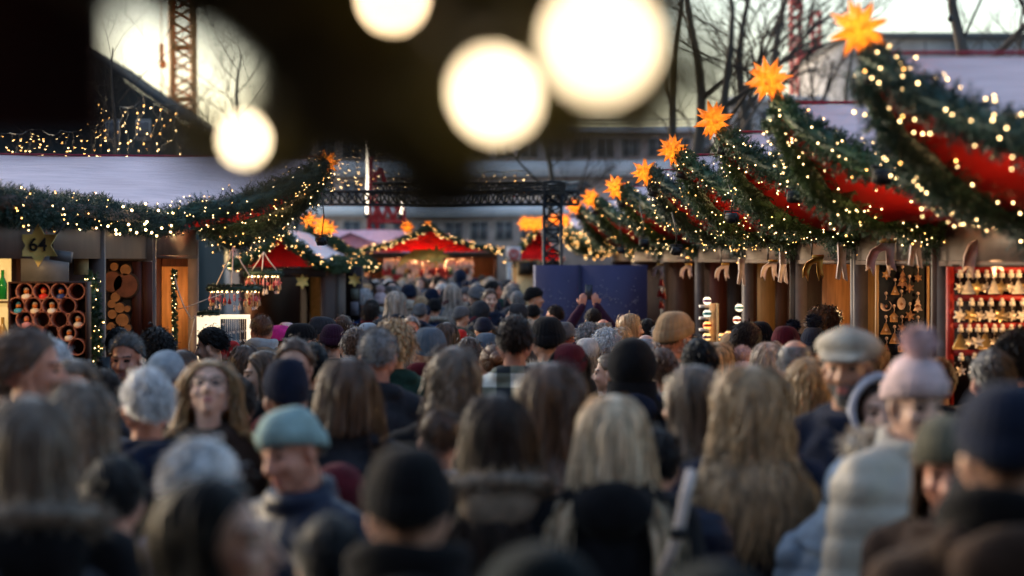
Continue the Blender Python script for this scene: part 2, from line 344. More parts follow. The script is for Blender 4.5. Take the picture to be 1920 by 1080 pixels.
def stall(side, ds, d0, d1, label, far_panels=(), power=14, fas=(2.09, 2.27), blue=False, nb=70, glabel=('', ''), dens=1.0, big=1.0, br=.009, Xe=2.46, Xp=1.42, zp=2.87, ze=2.30, amber=.3, rad=.105, ridge=2.88):
    s = side; D = 2.0; root = empty('market_stall', (s * (Xe + D / 2), ds, 0), label, 'market stall', 'wooden stalls with prow roofs along the alley')
    o = np.array((s * (Xe + D / 2), ds, 0.0)); e0 = d0 + .02; e1 = d1 - .02
    def L(x, y, z): return np.array((s * x, y, z)) - o
    a = MB().box2(L(Xe, e0, 0), L(Xe + .09, e0 + .08, 2.27)); part('post', a, PAINT2, root)
    a = MB().box2(L(Xe, e1 - .08, 0), L(Xe + .09, e1, 2.27)); part('post', a, PAINT2, root)
    a = MB().box2(L(Xe + .012, e0 + .083, fas[0]), L(Xe + .05, e1 - .083, fas[1])); part('fascia', a, PAINT, root)
    a = MB().box2(L(Xe + .005, e0 + .083, fas[0] - .03), L(Xe + .06, e1 - .083, fas[0] - .002)); part('fascia_trim', a, BROWN, root)
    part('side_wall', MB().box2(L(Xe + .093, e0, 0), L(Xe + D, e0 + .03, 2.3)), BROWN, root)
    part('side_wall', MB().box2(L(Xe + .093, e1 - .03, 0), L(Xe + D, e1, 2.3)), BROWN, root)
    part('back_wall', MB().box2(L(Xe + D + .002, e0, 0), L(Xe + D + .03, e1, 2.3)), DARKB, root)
    part('counter', MB().box2(L(Xe - .06, e0 + .09, .93), L(Xe + .5, e1 - .09, .97)).box2(L(Xe + .02, e0 + .09, 0), L(Xe + .05, e1 - .09, .928)), BROWN, root)
    part('ceiling_panel', MB().box2(L(Xe + .7, e0 + .04, 2.28), L(Xe + D - .02, e1 - .04, 2.295)), BROWN, root)
    for (x0, x1, z0, z1, m, th) in far_panels:
        part('wall_panel', MB().box2(L(x0, e1 - .034 - th, z0), L(x1, e1 - .034, z1)), m, root)
    P = L(Xp, ds, ridge - .03); E0 = L(Xe - .04, d0, ze); E1 = L(Xe - .04, d1, ze); B0 = L(Xe + D + .1, d0, ze); B1 = L(Xe + D + .1, d1, ze); Rb = L(Xe + D + .1, ds, ridge)
    rf = part('roof', fabric_sheet(P, Rb, B0, E0, seed=ds, edge=.09), FABRIC, root, True); part('roof', fabric_sheet(P, Rb, B1, E1, seed=ds + 9, edge=.20), FABRIC, root, True)
    part('piping', MB().tube([P + (0, 0, .02), (P + Rb) / 2 + (0, 0, .012), Rb + (0, 0, .02)], .008, 6), PIPING, rf)
    dn = np.array((0, 0, .05)); dz = np.array((0, 0, .03))
    part('lining', fabric_sheet(P - dn, Rb - dn, B0 - dz, E0 - dz, seed=ds + 3, edge=.09), LINING, root, True)
    part('lining', fabric_sheet(P - dn, Rb - dn, B1 - dz, E1 - dz, seed=ds + 5, edge=.20), LINING, root, True)
    part('back_gable', MB().add([B0, B1, Rb], (), [(0, 1, 2)]), FABRIC, root)
    P0 = np.array((s * Xp, ds, zp)); G0 = np.array((s * (Xe - .02), d0 + .06, ze - .01)); G1 = np.array((s * (Xe - .02), d1 - .06, ze - .01))
    r_ = np.array([.7, .9, 1, 1.05, 1.05, 1, 1, .95, .9]) * rad
    if glabel[0]: garland(sag(P0 + (0, -.03, .0), G0, 9, -.10), r_, nb, glabel[0], blue, br, dens, amber, big)
    if glabel[1]: garland(sag(P0 + (0, .05, -.06), G1, 9, -.22), r_ * np.array((1.2, 1.25, 1.28, 1.25, 1.2, 1.15, 1.1, 1.05, 1.0)), nb, glabel[1], blue, br, dens, amber, big)
    if power: ceiling_lamp((s * (Xe - .30), ds + .3, 2.54), power * .16, 'warm lamp tucked under the prow roof of the ' + (label.split(',')[1].strip() + ' east-row stall' if side > 0 else 'stall beyond the kiosk'))
    if power: ceiling_lamp((s * (Xe + .75), ds, 2.14), power * 1.4, 'warm hanging lamp inside the ' + (label.split(',')[1].strip() + ' east-row stall' if side > 0 else 'stall beyond the kiosk'))
    return root
def tail(path, s, X, d, z, dz=.16):
    return np.concatenate((path, [np.array((s * X, d, z - dz))]))
ord_ = ['nearest', 'second nearest', 'third', 'fourth', 'fifth', 'sixth', 'seventh', 'farthest']
DS = [9.05, 11.93, 14.67, 17.88, 20.93, 25.7, 31.6, 37.1]
VA = [7.6, 10.5, 13.3, 16.3, 19.4, 23.3, 28.6, 34.3, 41.0]
SPX = [(1610, 55), (1441, 150), (1338, 226), (1262, 281), (1210, 323), (1154, 351), (1107, 372), (1077, 386)]
goods = ['out at the crowd edge with its counter out of view', 'selling pale cutters from red racks', 'with a black board of wooden ornaments', 'with a tan lit panel behind a bespectacled man',
         'with plain tan panels and narrow bay', 'with shelves of glowing glass globes', 'with red figures behind the blue hoarding', 'mostly hidden behind the blue hoarding']
def X2(px, d): return (px - 915) * d / FPX
def Z2(py, d): return CAM_Z + (485 - py) * d / FPX
for i in range(8):
    d1 = VA[i + 1]; pan = []
    def pn(xa, xb, ya, yb, m, th=.02, d=None): pan.append((X2(xa, d1), X2(xb, d1), Z2(yb, d1), Z2(ya, d1), m, th))
    if i == 1: pn(1745, 1776, 450, 760, BROWN); pn(1776, 2000, 440, 760, DARKB, .012)
    if i == 2: pn(1600, 1614, 470, 760, DARKB); pn(1614, 1646, 490, 760, TAN, .03); pn(1650, 1745, 470, 760, DARKB, .012)
    if i == 3: pn(1480, 1538, 470, 700, DARKB); pn(1540, 1595, 488, 700, HONEY, .03)
    if i == 4: pn(1400, 1418, 470, 700, BROWN); pn(1419, 1452, 478, 700, TAN, .03); pn(1453, 1476, 470, 700, BROWN)
    if i == 5: pn(1330, 1362, 480, 700, wood('red_boards', (.10, .022, .012)), .03); pn(1363, 1398, 480, 700, DARKB)
    if i == 6: pn(1262, 1300, 480, 700, BROWN, .03)
    big = 1.0 if i < 5 else 1.3
    stall(1, DS[i], VA[i], d1, 'dark east-row stall, %s, %s' % (ord_[i], goods[i]), pan, power=[6, 9, 8, 11, 9, 8, 10, 6][i], nb=[84, 98, 98, 92, 84, 62, 54, 46][i], dens=[1.1, 1, 1, 1, .9, .6, .5, .4][i], big=big,
          blue=i in (0, 4), br=[.010, .009, .0085, .0085, .0095, .011, .012, .013][i], amber=.15 if i < 3 else .45,
          glabel=('near slope fir garland of the %s prow roof in the long stall row' % ord_[i], 'far slope fir garland of the %s prow roof in the long stall row' % ord_[i]))
    vp = (2.40, d1, 2.27); pth = np.array([(2.40, d1 - .35, 2.34), (2.40, d1 - .12, 2.25), (2.41, d1, 2.20), (2.40, d1 + .12, 2.25), (2.40, d1 + .35, 2.34)])
    garland(pth, np.array((.08, .135, .15, .135, .08)), 26 if i < 6 else 12, 'fir clump in the valley beyond the %s prow roof of the long stall row' % ord_[i], i in (0, 4), [.010, .009, .0085, .0085, .0095, .012, .0145, .017][i], [1.3, 1.3, 1.3, 1.3, 1.1, .8, .6, .5][i], .3, big, .15, .22)
    sx, sy = SPX[i]; p = W(sx, sy, DS[i]); sc = [1.0, 1.0, 1.06, 1.06, 1.1, 1.22, 1.25, 1.28][i]
    paper_star(p, 'glowing orange paper star, %s of the long row receding up the stall peaks' % ord_[i], sc, [.2, .55, .9, .35, .1, .7, 1.1, .4][i])
    a = MB().tube([p + (0, .0, -.1), p + (.02, .01, -.16), np.array((1.44, DS[i], 2.84))], .006, 5); a.box(p + (.07, .01, -.19), (.09, .05, .045), rot('Y', 15)).tube([p + (.06, 0, -.17), p + (.14, .0, -.16), p + (.2, .02, -.22)], .006, 5)
    tag(part('star_cable', a, BLACK, None), 'black cable and plug under the %s orange star of the long row' % ord_[i], 'cable', 'cables under the paper stars')
    if 0 < i < 7:
        fx, fy = [0, (1655, 330), (1490, 368), (1372, 408), (1268, 470), (1207, 455), (1165, 470)][i], 0; fd = DS[i] + (VA[i] - DS[i]) * .55 - .12
        flood(W(*fx, fd), W(fx[0] - 8, fx[1] - 72, fd), 'black floodlight dangling below the near garland of the %s prow roof' % ord_[i])
for i, (px, py, d, s, mir) in enumerate([(1838, 448, 12.2, .85, 1), (1648, 462, 14.6, .75, 1), (1522, 488, 17.2, .62, 1), (1440, 495, 19.0, .55, 1), (1352, 500, 22.2, .55, 1), (1285, 500, 26.0, .55, 1), (1232, 500, 30.5, .6, 1)]):
    comet(W(px, py, d), 'cut-out comet with two tails under the stall eave, %s along the long row' % ord_[i], s * 1.0, [None, None, GOLD, None, None, None, None][i], mir)
for i, (px, py, d) in enumerate([(1716, 455, 13.1), (1578, 488, 16.1), (1468, 500, 19.3), (1390, 508, 22.9)]):
    root = empty('peg_sign', W(px, py, d), 'narrow wooden peg-shaped cut-out beside the %s grey post pair' % ord_[i], 'wooden sign', 'narrow peg cut-outs beside the posts')
    part('peg_board', MB().prism([(-.03, .12), (.03, .12), (.025, 0), (.04, -.14), (.012, -.12), (0, -.03), (-.014, -.13), (-.04, -.12), (-.025, 0)], (0, 0, 0), (1, .3, 0), (0, 0, 1), .02), mat('pinkish_board', (.40, .27, .24), .6), root)
    part('hanger', MB().bar((0, 0, .1), (0, 0, .2), .006), BLACK, root)

stall(1, 44.6, 41.2, 48.2, 'dark east-row stall, ninth, only its glittering roof edge showing past the hoarding', [], power=7, nb=90, dens=.4, big=1.5, br=.020, amber=.7, rad=.14, zp=2.72, glabel=('near slope fir garland beside the truss tower, thick with amber lights', 'far slope fir garland of the ninth prow roof in the long stall row'))
# ---- goods of the long row
def lin(a, b, n): return [a + (b - a) * k / (n - 1) for k in range(n)]
d = 12.6; RED = mat('red_rack_paint', (.33, .018, .012), .5)
rk = empty('cutter_rack', (X2(1782, d), d, 0), 'red slatted rack hung with pale metal cutters beside a counter', 'rack')
def RL(px, py, y=0): return np.array((X2(px, d) - X2(1782, d), y, Z2(py, d)))
part('upright', MB().box2(RL(1777, 500, -.02), RL(1789, 760, .02)), RED, rk); part('upright', MB().box2(RL(1985, 500, -.02), RL(1997, 760, .02)), RED, rk)
for y in (501, 553, 605, 656): part('rail', MB().box2(RL(1789.5, y, -.025), RL(1984.5, y + 11, .015)), RED, rk)
part('back_board', MB().box2(RL(1789, 496, .03), RL(1985, 760, .045)), DARKB, rk)
part('base', MB().box2(RL(1777, 761, -.2), RL(1997, 1000, .045) * (1, 1, 0)), DARKB, rk)
TIN = mat('pale_tin', (.62, .50, .38), .35, .2, 20, metal=.35); TINS = [TIN, mat('pearl_card', (.66, .56, .47), .5), mat('brass_tin', (.5, .33, .14), .3, metal=.5)]
def flake(n, r0, r1, sp=.5):
    o = []
    for k in range(n):
        a = 2 * math.pi * k / n + .2; 
        for da, r in ((-.16, r1 * .85), (-.1, r1), (.1, r1), (.16, r1 * .85), (math.pi / n, r0)): o.append((math.sin(a + da) * r, math.cos(a + da) * r))
    return o
def bell(r): return [(-.2 * r, r), (.2 * r, r), (.45 * r, .3 * r), (.95 * r, -.7 * r), (.95 * r, -.95 * r), (-.95 * r, -.95 * r), (-.95 * r, -.7 * r), (-.45 * r, .3 * r)]
def tree_o(r): return [(0, r * 1.5), (.45 * r, .6 * r), (.25 * r, .6 * r), (.65 * r, -.1 * r), (.4 * r, -.1 * r), (.85 * r, -.9 * r), (.15 * r, -.9 * r), (.15 * r, -1.2 * r), (-.15 * r, -1.2 * r), (-.15 * r, -.9 * r), (-.85 * r, -.9 * r), (-.4 * r, -.1 * r), (-.65 * r, -.1 * r), (-.25 * r, .6 * r), (-.45 * r, .6 * r)]
def starp(n, r0, r1): return [((r1 if k % 2 == 0 else r0) * math.sin(math.pi * k / n), (r1 if k % 2 == 0 else r0) * math.cos(math.pi * k / n)) for k in range(2 * n)]
def house(r): return [(-.8 * r, -r), (.8 * r, -r), (.8 * r, .1 * r), (r, .1 * r), (0, 1.2 * r), (-r, .1 * r), (-.8 * r, .1 * r)]
def ringo(r): return [(r * .75 * math.sin(a), r * 1.1 * math.cos(a)) for a in np.linspace(0, 2 * math.pi, 16, endpoint=False)]
def moon(r): return [(r * math.sin(a), r * math.cos(a)) for a in np.linspace(.5, 5.2, 14)] + [(r * .3 + r * .75 * math.sin(a) * .8, r * .75 * math.cos(a)) for a in np.linspace(5.0, 1.2, 9)]
shapes = {'snowflake': lambda r: flake(6, r * .5, r), 'bell': bell, 'tree': tree_o, 'star': lambda r: starp(6, r * .5, r), 'house': house, 'oval': ringo, 'crescent': moon}
rows = ['top', 'second', 'third', 'lowest']
for r, (y, n) in enumerate(((512, 12), (565, 10), (614, 12), (668, 8))):
    for k, px in enumerate(lin(1800, 1975, n)):
        sh = ['snowflake', 'snowflake', 'bell', 'snowflake', 'star', 'snowflake'][(k * 2 + r) % 6]; rr = .029 + .006 * ((k + r) % 3)
        p = W(px + rng.uniform(-2, 2), y, d - .05) ; root = empty('pastry_cutter', p, 'pale %s cutter hanging on the %s rail of the red rack' % (sh, rows[r]), 'ornament', 'pale %s cutters on the %s red rail' % (sh, rows[r]))
        part('cutter_body', MB().prism(shapes[sh](rr), (0, 0, -.075), (1, rng.uniform(-.5, .5), 0), (0, 0, 1), .012), TINS[(k + r) % 3], root)
        part('tag', MB().box((0, -.008, -.012), (.03, .004, .024)), TINS[1], root); part('hook', MB().bar((0, 0, .012), (0, 0, -.04), .003), TINS[0], root)
        part('button', MB().ell((0, -.01, .008), (.011, .006, .011), 8, 6), TINS[1], root)
ceiling_lamp((X2(1830, d) + .0, d - .55, 2.22), 3.2, 'warm spot lamp shining on the red cutter rack')

d = 15.4
bd = empty('ornament_board', (X2(1697, d), d, 0), 'black display board in a gold-brown frame hung with wooden ornaments', 'display board')
def BL(px, py, y=0): return np.array((X2(px, d) - X2(1697, d), y, Z2(py, d)))
FR = wood('gilt_frame', (.30, .17, .07))
part('panel', MB().box2(BL(1648, 489, 0), BL(1738, 740, .02)), mat('black_felt', (.009, .008, .008), .9), bd)
part('frame', MB().box2(BL(1643, 483, -.02), BL(1648, 740, .02)), FR, bd); part('frame', MB().box2(BL(1738, 483, -.02), BL(1743, 740, .02)), FR, bd); part('frame', MB().box2(BL(1648.3, 483, -.02), BL(1737.7, 488.5, .02)), FR, bd)
part('stand', MB().box2(BL(1645, 741, -.01), BL(1652, 1000, .02) * (1, 1, 0)).box2(BL(1734, 741, -.01), BL(1741, 1000, .02) * (1, 1, 0)), FR, bd)
WO = [wood('ornament_wood', (.34, .165, .055)), wood('ornament_dark', (.20, .085, .04)), mat('ornament_pale', (.45, .30, .22), .6)]
cols = [1662, 1676, 1692, 1706, 1722]
om = [(1662, 515, 'star', .034, 0), (1674, 500, 'house', .022, 2), (1692, 525, 'tree', .042, 1), (1721, 521, 'star', .03, 1), (1678, 545, 'bell', .028, 0), (1705, 540, 'star', .032, 1), (1661, 573, 'crescent', .036, 2), (1690, 569, 'oval', .036, 2), (1721, 573, 'tree', .036, 2),
      (1706, 592, 'snowflake', .034, 1), (1676, 595, 'house', .03, 0), (1661, 617, 'bell', .036, 0), (1691, 615, 'snowflake', .03, 1), (1721, 616, 'star', .03, 0), (1677, 635, 'bell', .034, 0), (1706, 640, 'star', .03, 1), (1690, 652, 'house', .028, 0), (1662, 655, 'tree', .028, 1), (1722, 655, 'oval', .028, 0)]
for k, (px, py, sh, rr, mi) in enumerate(om):
    p = W(px, py, d - .03); root = empty('wooden_ornament', p, 'wooden %s ornament on the black board, %s, %s' % (sh, 'upper third' if py < 550 else ('middle' if py < 605 else 'lower third'), 'beside frame' if px in (1662, 1661, 1721, 1722) else 'mid column %d' % px if False else 'inner column'), 'ornament', 'wooden ornaments on the black board, %s' % sh)
    part('ornament_body', MB().prism(shapes[sh](rr), (0, 0, 0), (1, rng.uniform(-.25, .25), 0), (0, 0, 1), .01), WO[mi], root)
    part('inlay', MB().prism(shapes['star'](rr * .35), (0, -.009, -.004), (1, 0, 0), (0, 0, 1), .006), WO[(mi + 2) % 3], root)
    part('loop', MB().tube([(0, 0, rr), (.004, 0, rr + .02), (0, .01, rr + .035)], .0025, 4), WO[2], root)
    part('button', MB().ell((0, -.004, rr + .042), (.011, .006, .011), 8, 6), WO[2], root)
# glowing globes on a white shelf
d = 21.5; sh = empty('globe_shelf', (X2(1328, d), d, 0), 'white stepped shelf of glowing glass globes at a stall front', 'shelf')
def SL(px, py, y=0): return np.array((X2(px, d) - X2(1328, d), y, Z2(py, d)))
part('back_panel', MB().box2(SL(1331, 569, .03), SL(1346, 690, .06)), mat('lit_back', (.75, .55, .35), .6), sh); part('side_rail', MB().box2(SL(1344, 569, -.08), SL(1346.5, 690, .028)), CREAM, sh)
for y in (572, 594, 616, 640): part('ledge', MB().box2(SL(1312, y, -.08), SL(1328, y + 5, .06)), mat('white_ledge', (.7, .68, .68), .5), sh)
part('plinth', MB().box2(SL(1312, 691, -.08), SL(1347, 1000, .06) * (1, 1, 0)), DARKB, sh)
gl = [glow('globe_white', (1, .8, .55), .5), glow('globe_teal', (.75, .85, .75), .3), glow('globe_orange', (1, .38, .08), .6), glow('globe_amber', (1, .6, .2), .55)]
for k, (px, py, m, lb) in enumerate([(1326, 564, 0, 'white and violet globe on the top ledge'), (1326, 588, 1, 'teal patterned globe on the second ledge'), (1326, 610, 2, 'orange and red globe on the third ledge'), (1325, 632, 3, 'amber globe on the lowest ledge'), (1386, 577, 0, 'white globe lamp hanging behind the shelf'), (1382, 600, 0, 'patterned white globe beside the grey post'), (1366, 628, 2, 'orange mosaic globe on the counter'), (1353, 632, 2, 'small orange mosaic globe on the counter')]):
    root = empty('globe_lamp', W(px, py, d - .02 + (.6 if px > 1350 else 0)), 'glowing ' + lb, 'globe lamp', 'glowing glass globes')
    part('glass_ball', MB().ell((0, 0, 0), (.038, .038, .036), 14, 10), gl[m], root, True); part('mosaic_band', MB().lathe([(.0375, -.012), (.0392, 0), (.0375, .012)], k=16), mat('mosaic_%d' % (k % 3), [(.25, .12, .3), (.05, .3, .35), (.6, .08, .03)][k % 3], .3), root)
    part('cap', MB().lathe([(.0, .045), (.014, .044), (.016, .033)], k=10), BLACK, root)
# red figures behind the hoarding
for k, (px, py) in enumerate([(1240, 528), (1237, 548), (1244, 552), (1240, 570)]):
    root = empty('hanging_figure', W(px, py, 31), 'small red and white hanging figure, %s of four at the corner stall' % ['topmost', 'second', 'third', 'lowest'][k], 'ornament', 'red hanging figures at the corner stall')
    part('figure_body', MB().lathe([(0.001, .03), (.02, .02), (.034, -.05), (.03, -.06), (.001, -.06)], k=10), mat('figure_red', (.5, .02, .02), .6), root); part('head', MB().ell((0, -.003, .04), (.018, .018, .018), 8, 6), mat('figure_face', (.6, .35, .25), .6), root); part('pointed_hat', MB().lathe([(.02, .05), (.001, .095)], k=8), mat('figure_white', (.7, .68, .65), .7), root)
# ------------------------------------------------------------------ kiosk 64 with its straight eave
XL = 2.65
k64 = empty('kiosk', (-XL - 1, 15.4, 0), 'flat-roofed kiosk numbered 64 with a straight garlanded eave', 'kiosk'); o = np.array((-XL - 1, 15.4, 0.))
def KL(x, y, z): return np.array((x, y, z)) - o
part('roof_slab', MB().box2(KL(-XL + .12, 11.3, 2.36), KL(-XL - 2.6, 19.12, 2.44)), BROWN, k64)
part('fascia', MB().box2(KL(-XL - .02, 11.4, 2.10), KL(-XL - .06, 19.05, 2.355)), PAINT, k64)
for dd in (14.5, 16.75, 19.06): part('post', MB().box2(KL(-XL, dd - .05, 0), KL(-XL - .10, dd + .05, 2.352)), PAINT2, k64)
part('partition', MB().box2(KL(-XL - .103, 14.46, 0), KL(-XL - 2.4, 14.5, 2.35)), BROWN, k64)
part('partition', MB().box2(KL(-XL - .103, 16.71, 0), KL(-XL - 2.4, 16.75, 2.35)), BROWN, k64)
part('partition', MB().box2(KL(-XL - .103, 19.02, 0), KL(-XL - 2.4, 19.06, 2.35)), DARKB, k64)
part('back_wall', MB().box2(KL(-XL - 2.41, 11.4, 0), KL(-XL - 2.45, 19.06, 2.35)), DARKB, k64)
part('counter', MB().box2(KL(-XL + .05, 11.6, .93), KL(-XL - .5, 14.4, .97)).box2(KL(-XL - .02, 11.6, 0), KL(-XL - .06, 14.4, .928)), BROWN, k64)
part('grey_panel', MB().box2(KL(X2(41, 14.3), 14.3, Z2(534, 14.3)), KL(X2(129, 14.3), 14.33, Z2(474, 14.3))), mat('brushed_panel', (.16, .16, .17), .45, .25, 8), k64)
part('lintel_panel', MB().box2(KL(X2(204, 18.95), 18.95, Z2(489, 18.95)), KL(X2(287, 18.95), 18.99, 2.35)), PAINT, k64)
part('lintel_panel', MB().box2(KL(X2(131, 16.6), 16.6, Z2(470, 16.6)), KL(X2(179, 16.6), 16.63, 2.35)), PAINT, k64)
part('cream_inset', MB().box2(KL(X2(140, 16.62), 16.615, Z2(515, 16.6)), KL(X2(166, 16.6), 16.63, Z2(475, 16.6))), CREAM, k64)
lp = empty('log_slice_panel', W(226, 560, 18.9), 'dark wall panel set with pale round log slices', 'wall panel')
part('backing', MB().box((0, 0.03, -.08), (.185, .03, .62)), mat('panel_black', (.012, .01, .009), .8), lp)
for px, py, r in [(211, 528, 22), (236, 535, 26), (217, 557, 10), (210, 570, 9), (225, 577, 11), (239, 579, 7), (211, 589, 10), (230, 600, 14), (209, 613, 10), (240, 615, 8), (222, 622, 9), (236, 506, 12), (215, 500, 9)]:
    c = W(px, py, 18.88) - W(226, 560, 18.9); rr = r * 18.88 / FPX
    lo = part('log_slice', MB().lathe([(0.001, -.02), (rr * .88, -.02), (rr * .97, -.012), (rr, .025)], k=16), mat('bark', (.06, .028, .014), .9), lp); lo.location = tuple(c); lo.rotation_euler = (R(-90), 0, 0); lo.rotation_euler = (R(90), 0, 0); lo.scale = (1, 1, -1)
    fc = part('cut_face', MB().lathe([(0.001, .0215), (rr * .55, .0215), (rr * .86, .0215)], k=16), mat('cut_wood', (.36, .15, .05), .7, .3, 14) if r < 20 else mat('cut_wood_red', (.16, .05, .025), .7, .3, 14), lo); fc.location = (0, 0, -.043)
part('dark_doors', MB().box2(KL(X2(248, 18.9), 18.9, Z2(640, 18.9)), KL(X2(266, 18.9), 18.93, Z2(491, 18.9))).box2(KL(X2(267, 18.9), 18.9, Z2(640, 18.9)), KL(X2(286, 18.9), 18.94, Z2(491, 18.9))), wood('oxblood_boards', (.05, .012, .009)), k64)
garland(np.stack((np.full(14, -XL + .05) + rng.normal(size=14) * .02, np.linspace(11.6, 19.3, 14), 2.40 + rng.normal(size=14) * .012), 1), .115, 150, 'straight fir garland along the eave of the kiosk numbered 64', True, .0095, 1.0, .45)
# number star
ns = empty('number_sign', W(72, 460, 13.9), 'gold six-pointed star sign reading 64', 'number sign')
SG = mat('star_gold', (.70, .47, .13), .5, .1, 6)
part('star_board', MB().prism(starp(6, .072, .125), (0, 0, 0), (1, 0, 0), (0, 0, 1), .02), SG, ns)
fc = bpy.data.curves.new('number', 'FONT'); fc.body = '64'; fc.size = .105; fc.align_x = 'CENTER'; fc.align_y = 'CENTER'; fc.extrude = .003; fc.offset = .002
fo = ob('number', fc, ns); fo.location = (0, -.015, 0); fo.rotation_euler = (R(90), 0, 0); fc.materials.append(BLACK)
dg = bpy.context.evaluated_depsgraph_get(); fm = bpy.data.meshes.new_from_object(fo.evaluated_get(dg)); bpy.data.objects.remove(fo); fo = ob('number', fm, ns); fo.location = (0, -.015, 0); fo.rotation_euler = (R(90), 0, 0)
part('bracket', MB().bar((0, .01, .09), (0, .01, .3), .006), BLACK, ns)
root = empty('flood_light', W(115, 480, 13.95), 'grey box floodlight tilted beside the star sign reading 64', 'floodlight', 'black floodlights hung on cables')
part('housing', MB().box((0, 0, 0), (.12, .06, .06), rot('Y', 8)), mat('grey_metal', (.10, .10, .11), .4), root); part('bracket', MB().tube([(-.05, 0, .0), (-.05, 0, .1), (.03, 0, .2)], .006, 5), BLACK, root)
# pot display
d = 14.0; pc = empty('pot_display', (X2(92, d), d, 0), 'dark wooden display case of round clay pots on a plinth', 'display case')
def PL(px, py, y=0): return np.array((X2(px, d) - X2(92, d), y, Z2(py, d)))
part('case', MB().box2(PL(23, 531, .075), PL(164, 672, .10)).box2(PL(23, 531, -.05), PL(164, 528, .10)).box2(PL(164, 528, -.05), PL(167, 672, .1)).box2(PL(20, 528, -.05), PL(23, 672, .1)), wood('case_wood', (.045, .016, .012)), pc)
part('plinth', MB().box2(PL(20, 673, -.05), PL(167, 1000, .10) * (1, 1, 0)), DARKB, pc)
CLAY = mat('clay_tube', (.34, .12, .075), .45)
pots = [(50, 546), (82, 546), (115, 546), (147, 546), (35, 573), (66, 573), (98, 573), (130, 573), (50, 599), (82, 599), (115, 599), (147, 599), (130, 624), (98, 624), (66, 624), (147, 650), (50, 650)]
for px, py in pots:
    t = part('pot', MB().lathe([(.042, .11), (.044, 0), (.051, 0), (.051, .11)], k=22), CLAY, pc, True); t.location = tuple(PL(px, py, -.045)); t.rotation_euler = (R(-90), 0, 0)
figs = {(50, 546): ((.7, .68, .66), 'white'), (82, 546): ((.62, .03, .02), 'red and yellow'), (115, 546): ((.03, .06, .22), 'navy blue'), (35, 573): ((.05, .30, .48), 'turquoise'), (66, 573): ((.66, .60, .5), 'ivory'), (98, 573): ((.75, .74, .72), 'bright white tilted'), (50, 599): ((.6, .28, .34), 'pale pink'), (147, 599): ((.7, .62, .55), 'cream'), (130, 624): ((.72, .66, .62), 'white with red collar')}
for (px, py), (c, nm) in figs.items():
    p = W(px, py + 8, d - .01); root = empty('toy_duck', p, 'small %s figurine with an orange head in a round pot' % nm, 'figurine', 'toy figurines in the round pots')
    part('figure_body', MB().ell((0, 0, -.008), (.030, .026, .020), 12, 8), mat('duck_' + nm, c, .35, .05), root, True); part('head', MB().ell((0, -.004, .024), (.016, .016, .016), 10, 8), mat('duck_head', (.55, .17, .03), .4), root, True)
    part('bill', MB().ell((0, -.02, .02), (.008, .009, .004), 8, 6), mat('duck_bill', (.7, .2, .03), .4), root); part('cap', MB().lathe([(.017, .032), (.012, .042), (.001, .046)], k=10), mat('duckcap_' + nm, tuple(np.array(c) * .5), .5), root)
ceiling_lamp((-3.15, 13.2, 2.24), 10, 'warm lamp inside the front bay of the kiosk numbered 64'); ceiling_lamp((-3.2, 17.6, 2.24), 6, 'warm lamp over the log slice panel')
garland(np.array([W(168, 520, 14.5), W(172, 560, 14.4), W(178, 610, 14.4), W(172, 690, 14.4), W(176, 790, 14.4)]), .055, 80, 'narrow upright fir garland packed with lights beside the pot display', False, .0085, 1.2, .4)
# lit shelf with bottles at the kiosk's front bay
ls = empty('bottle_shelf', W(5, 560, 14.35), 'lit yellow shelf of bottles in the front bay of the kiosk', 'shelf'); part('back_panel', MB().box((-.12, .05, 0), (.32, .02, .62)), glow('lit_yellow', (1, .62, .18), .2), ls)
for z in (-.3, -.02, .26): part('board', MB().box((-.12, 0, z), (.32, .09, .012)), TAN, ls)
for k, (x, z, c, nm) in enumerate([(.0, -.01, (.02, .35, .06), 'bright green'), (-.08, -.01, (.3, .2, .03), 'olive'), (-.01, .27, (.03, .22, .05), 'dark green'), (.0, -.29, (.5, .3, .06), 'amber'), (-.09, -.29, (.4, .08, .03), 'reddish')]):
    b = part('bottle', MB().lathe([(.001, .006), (.026, .006), (.027, .10), (.010, .14), (.010, .18), (.001, .18)], k=12), mat('bottle_' + nm, c, .15), None, True); b.location = tuple(W(5, 560, 14.35) + (x, 0, z)); tag(b, 'small %s bottle on the lit yellow shelf' % nm, 'bottle', 'bottles on the lit shelf')

# ------------------------------------------------------------------ prow stall beyond the kiosk
pan = [(XL + .0 + .02, XL + .33, Z2(660, 22.2), Z2(500, 22.2), HONEY, .03), (XL + .34, XL + .6, 1.0, 2.1, BROWN, .03)]
stall(-1, 20.7, 19.25, 22.2, 'prow-roofed stall beyond the kiosk, its amber lit panel showing', pan, power=26, fas=(2.13, 2.36), nb=100, blue=True, Xe=XL, Xp=1.39, zp=2.92, ze=2.42, br=.0095, rad=.15, ridge=2.985, amber=.4,
      glabel=('near slope fir garland of the prow stall beside the kiosk', 'far slope fir garland of the prow stall beside the kiosk'))
garland(np.array([(-2.55, 22.3, 2.44), (-2.5, 22.35, 2.33), (-2.38, 22.4, 2.25), (-2.2, 22.3, 2.30), (-1.95, 22.0, 2.42)]), .15, 60, 'drooping fir swag full of lights over the hanging wreaths', True, .0095, 1.0, .4)
garland(np.array([(-2.55, 19.3, 2.44), (-2.5, 19.25, 2.38), (-2.45, 19.3, 2.42)]), .12, 14, 'fir clump where kiosk eave meets prow roof', True)
paper_star(W(611, 305, 20.7), 'glowing orange paper star on the peak above the hanging wreaths', 1.05)
flood(W(603, 452, 20.3), W(603, 360, 20.3), 'black floodlight dangling on a twisted cable beside the red gable')
cw = mat('white_cable', (.5, .42, .36), .6)
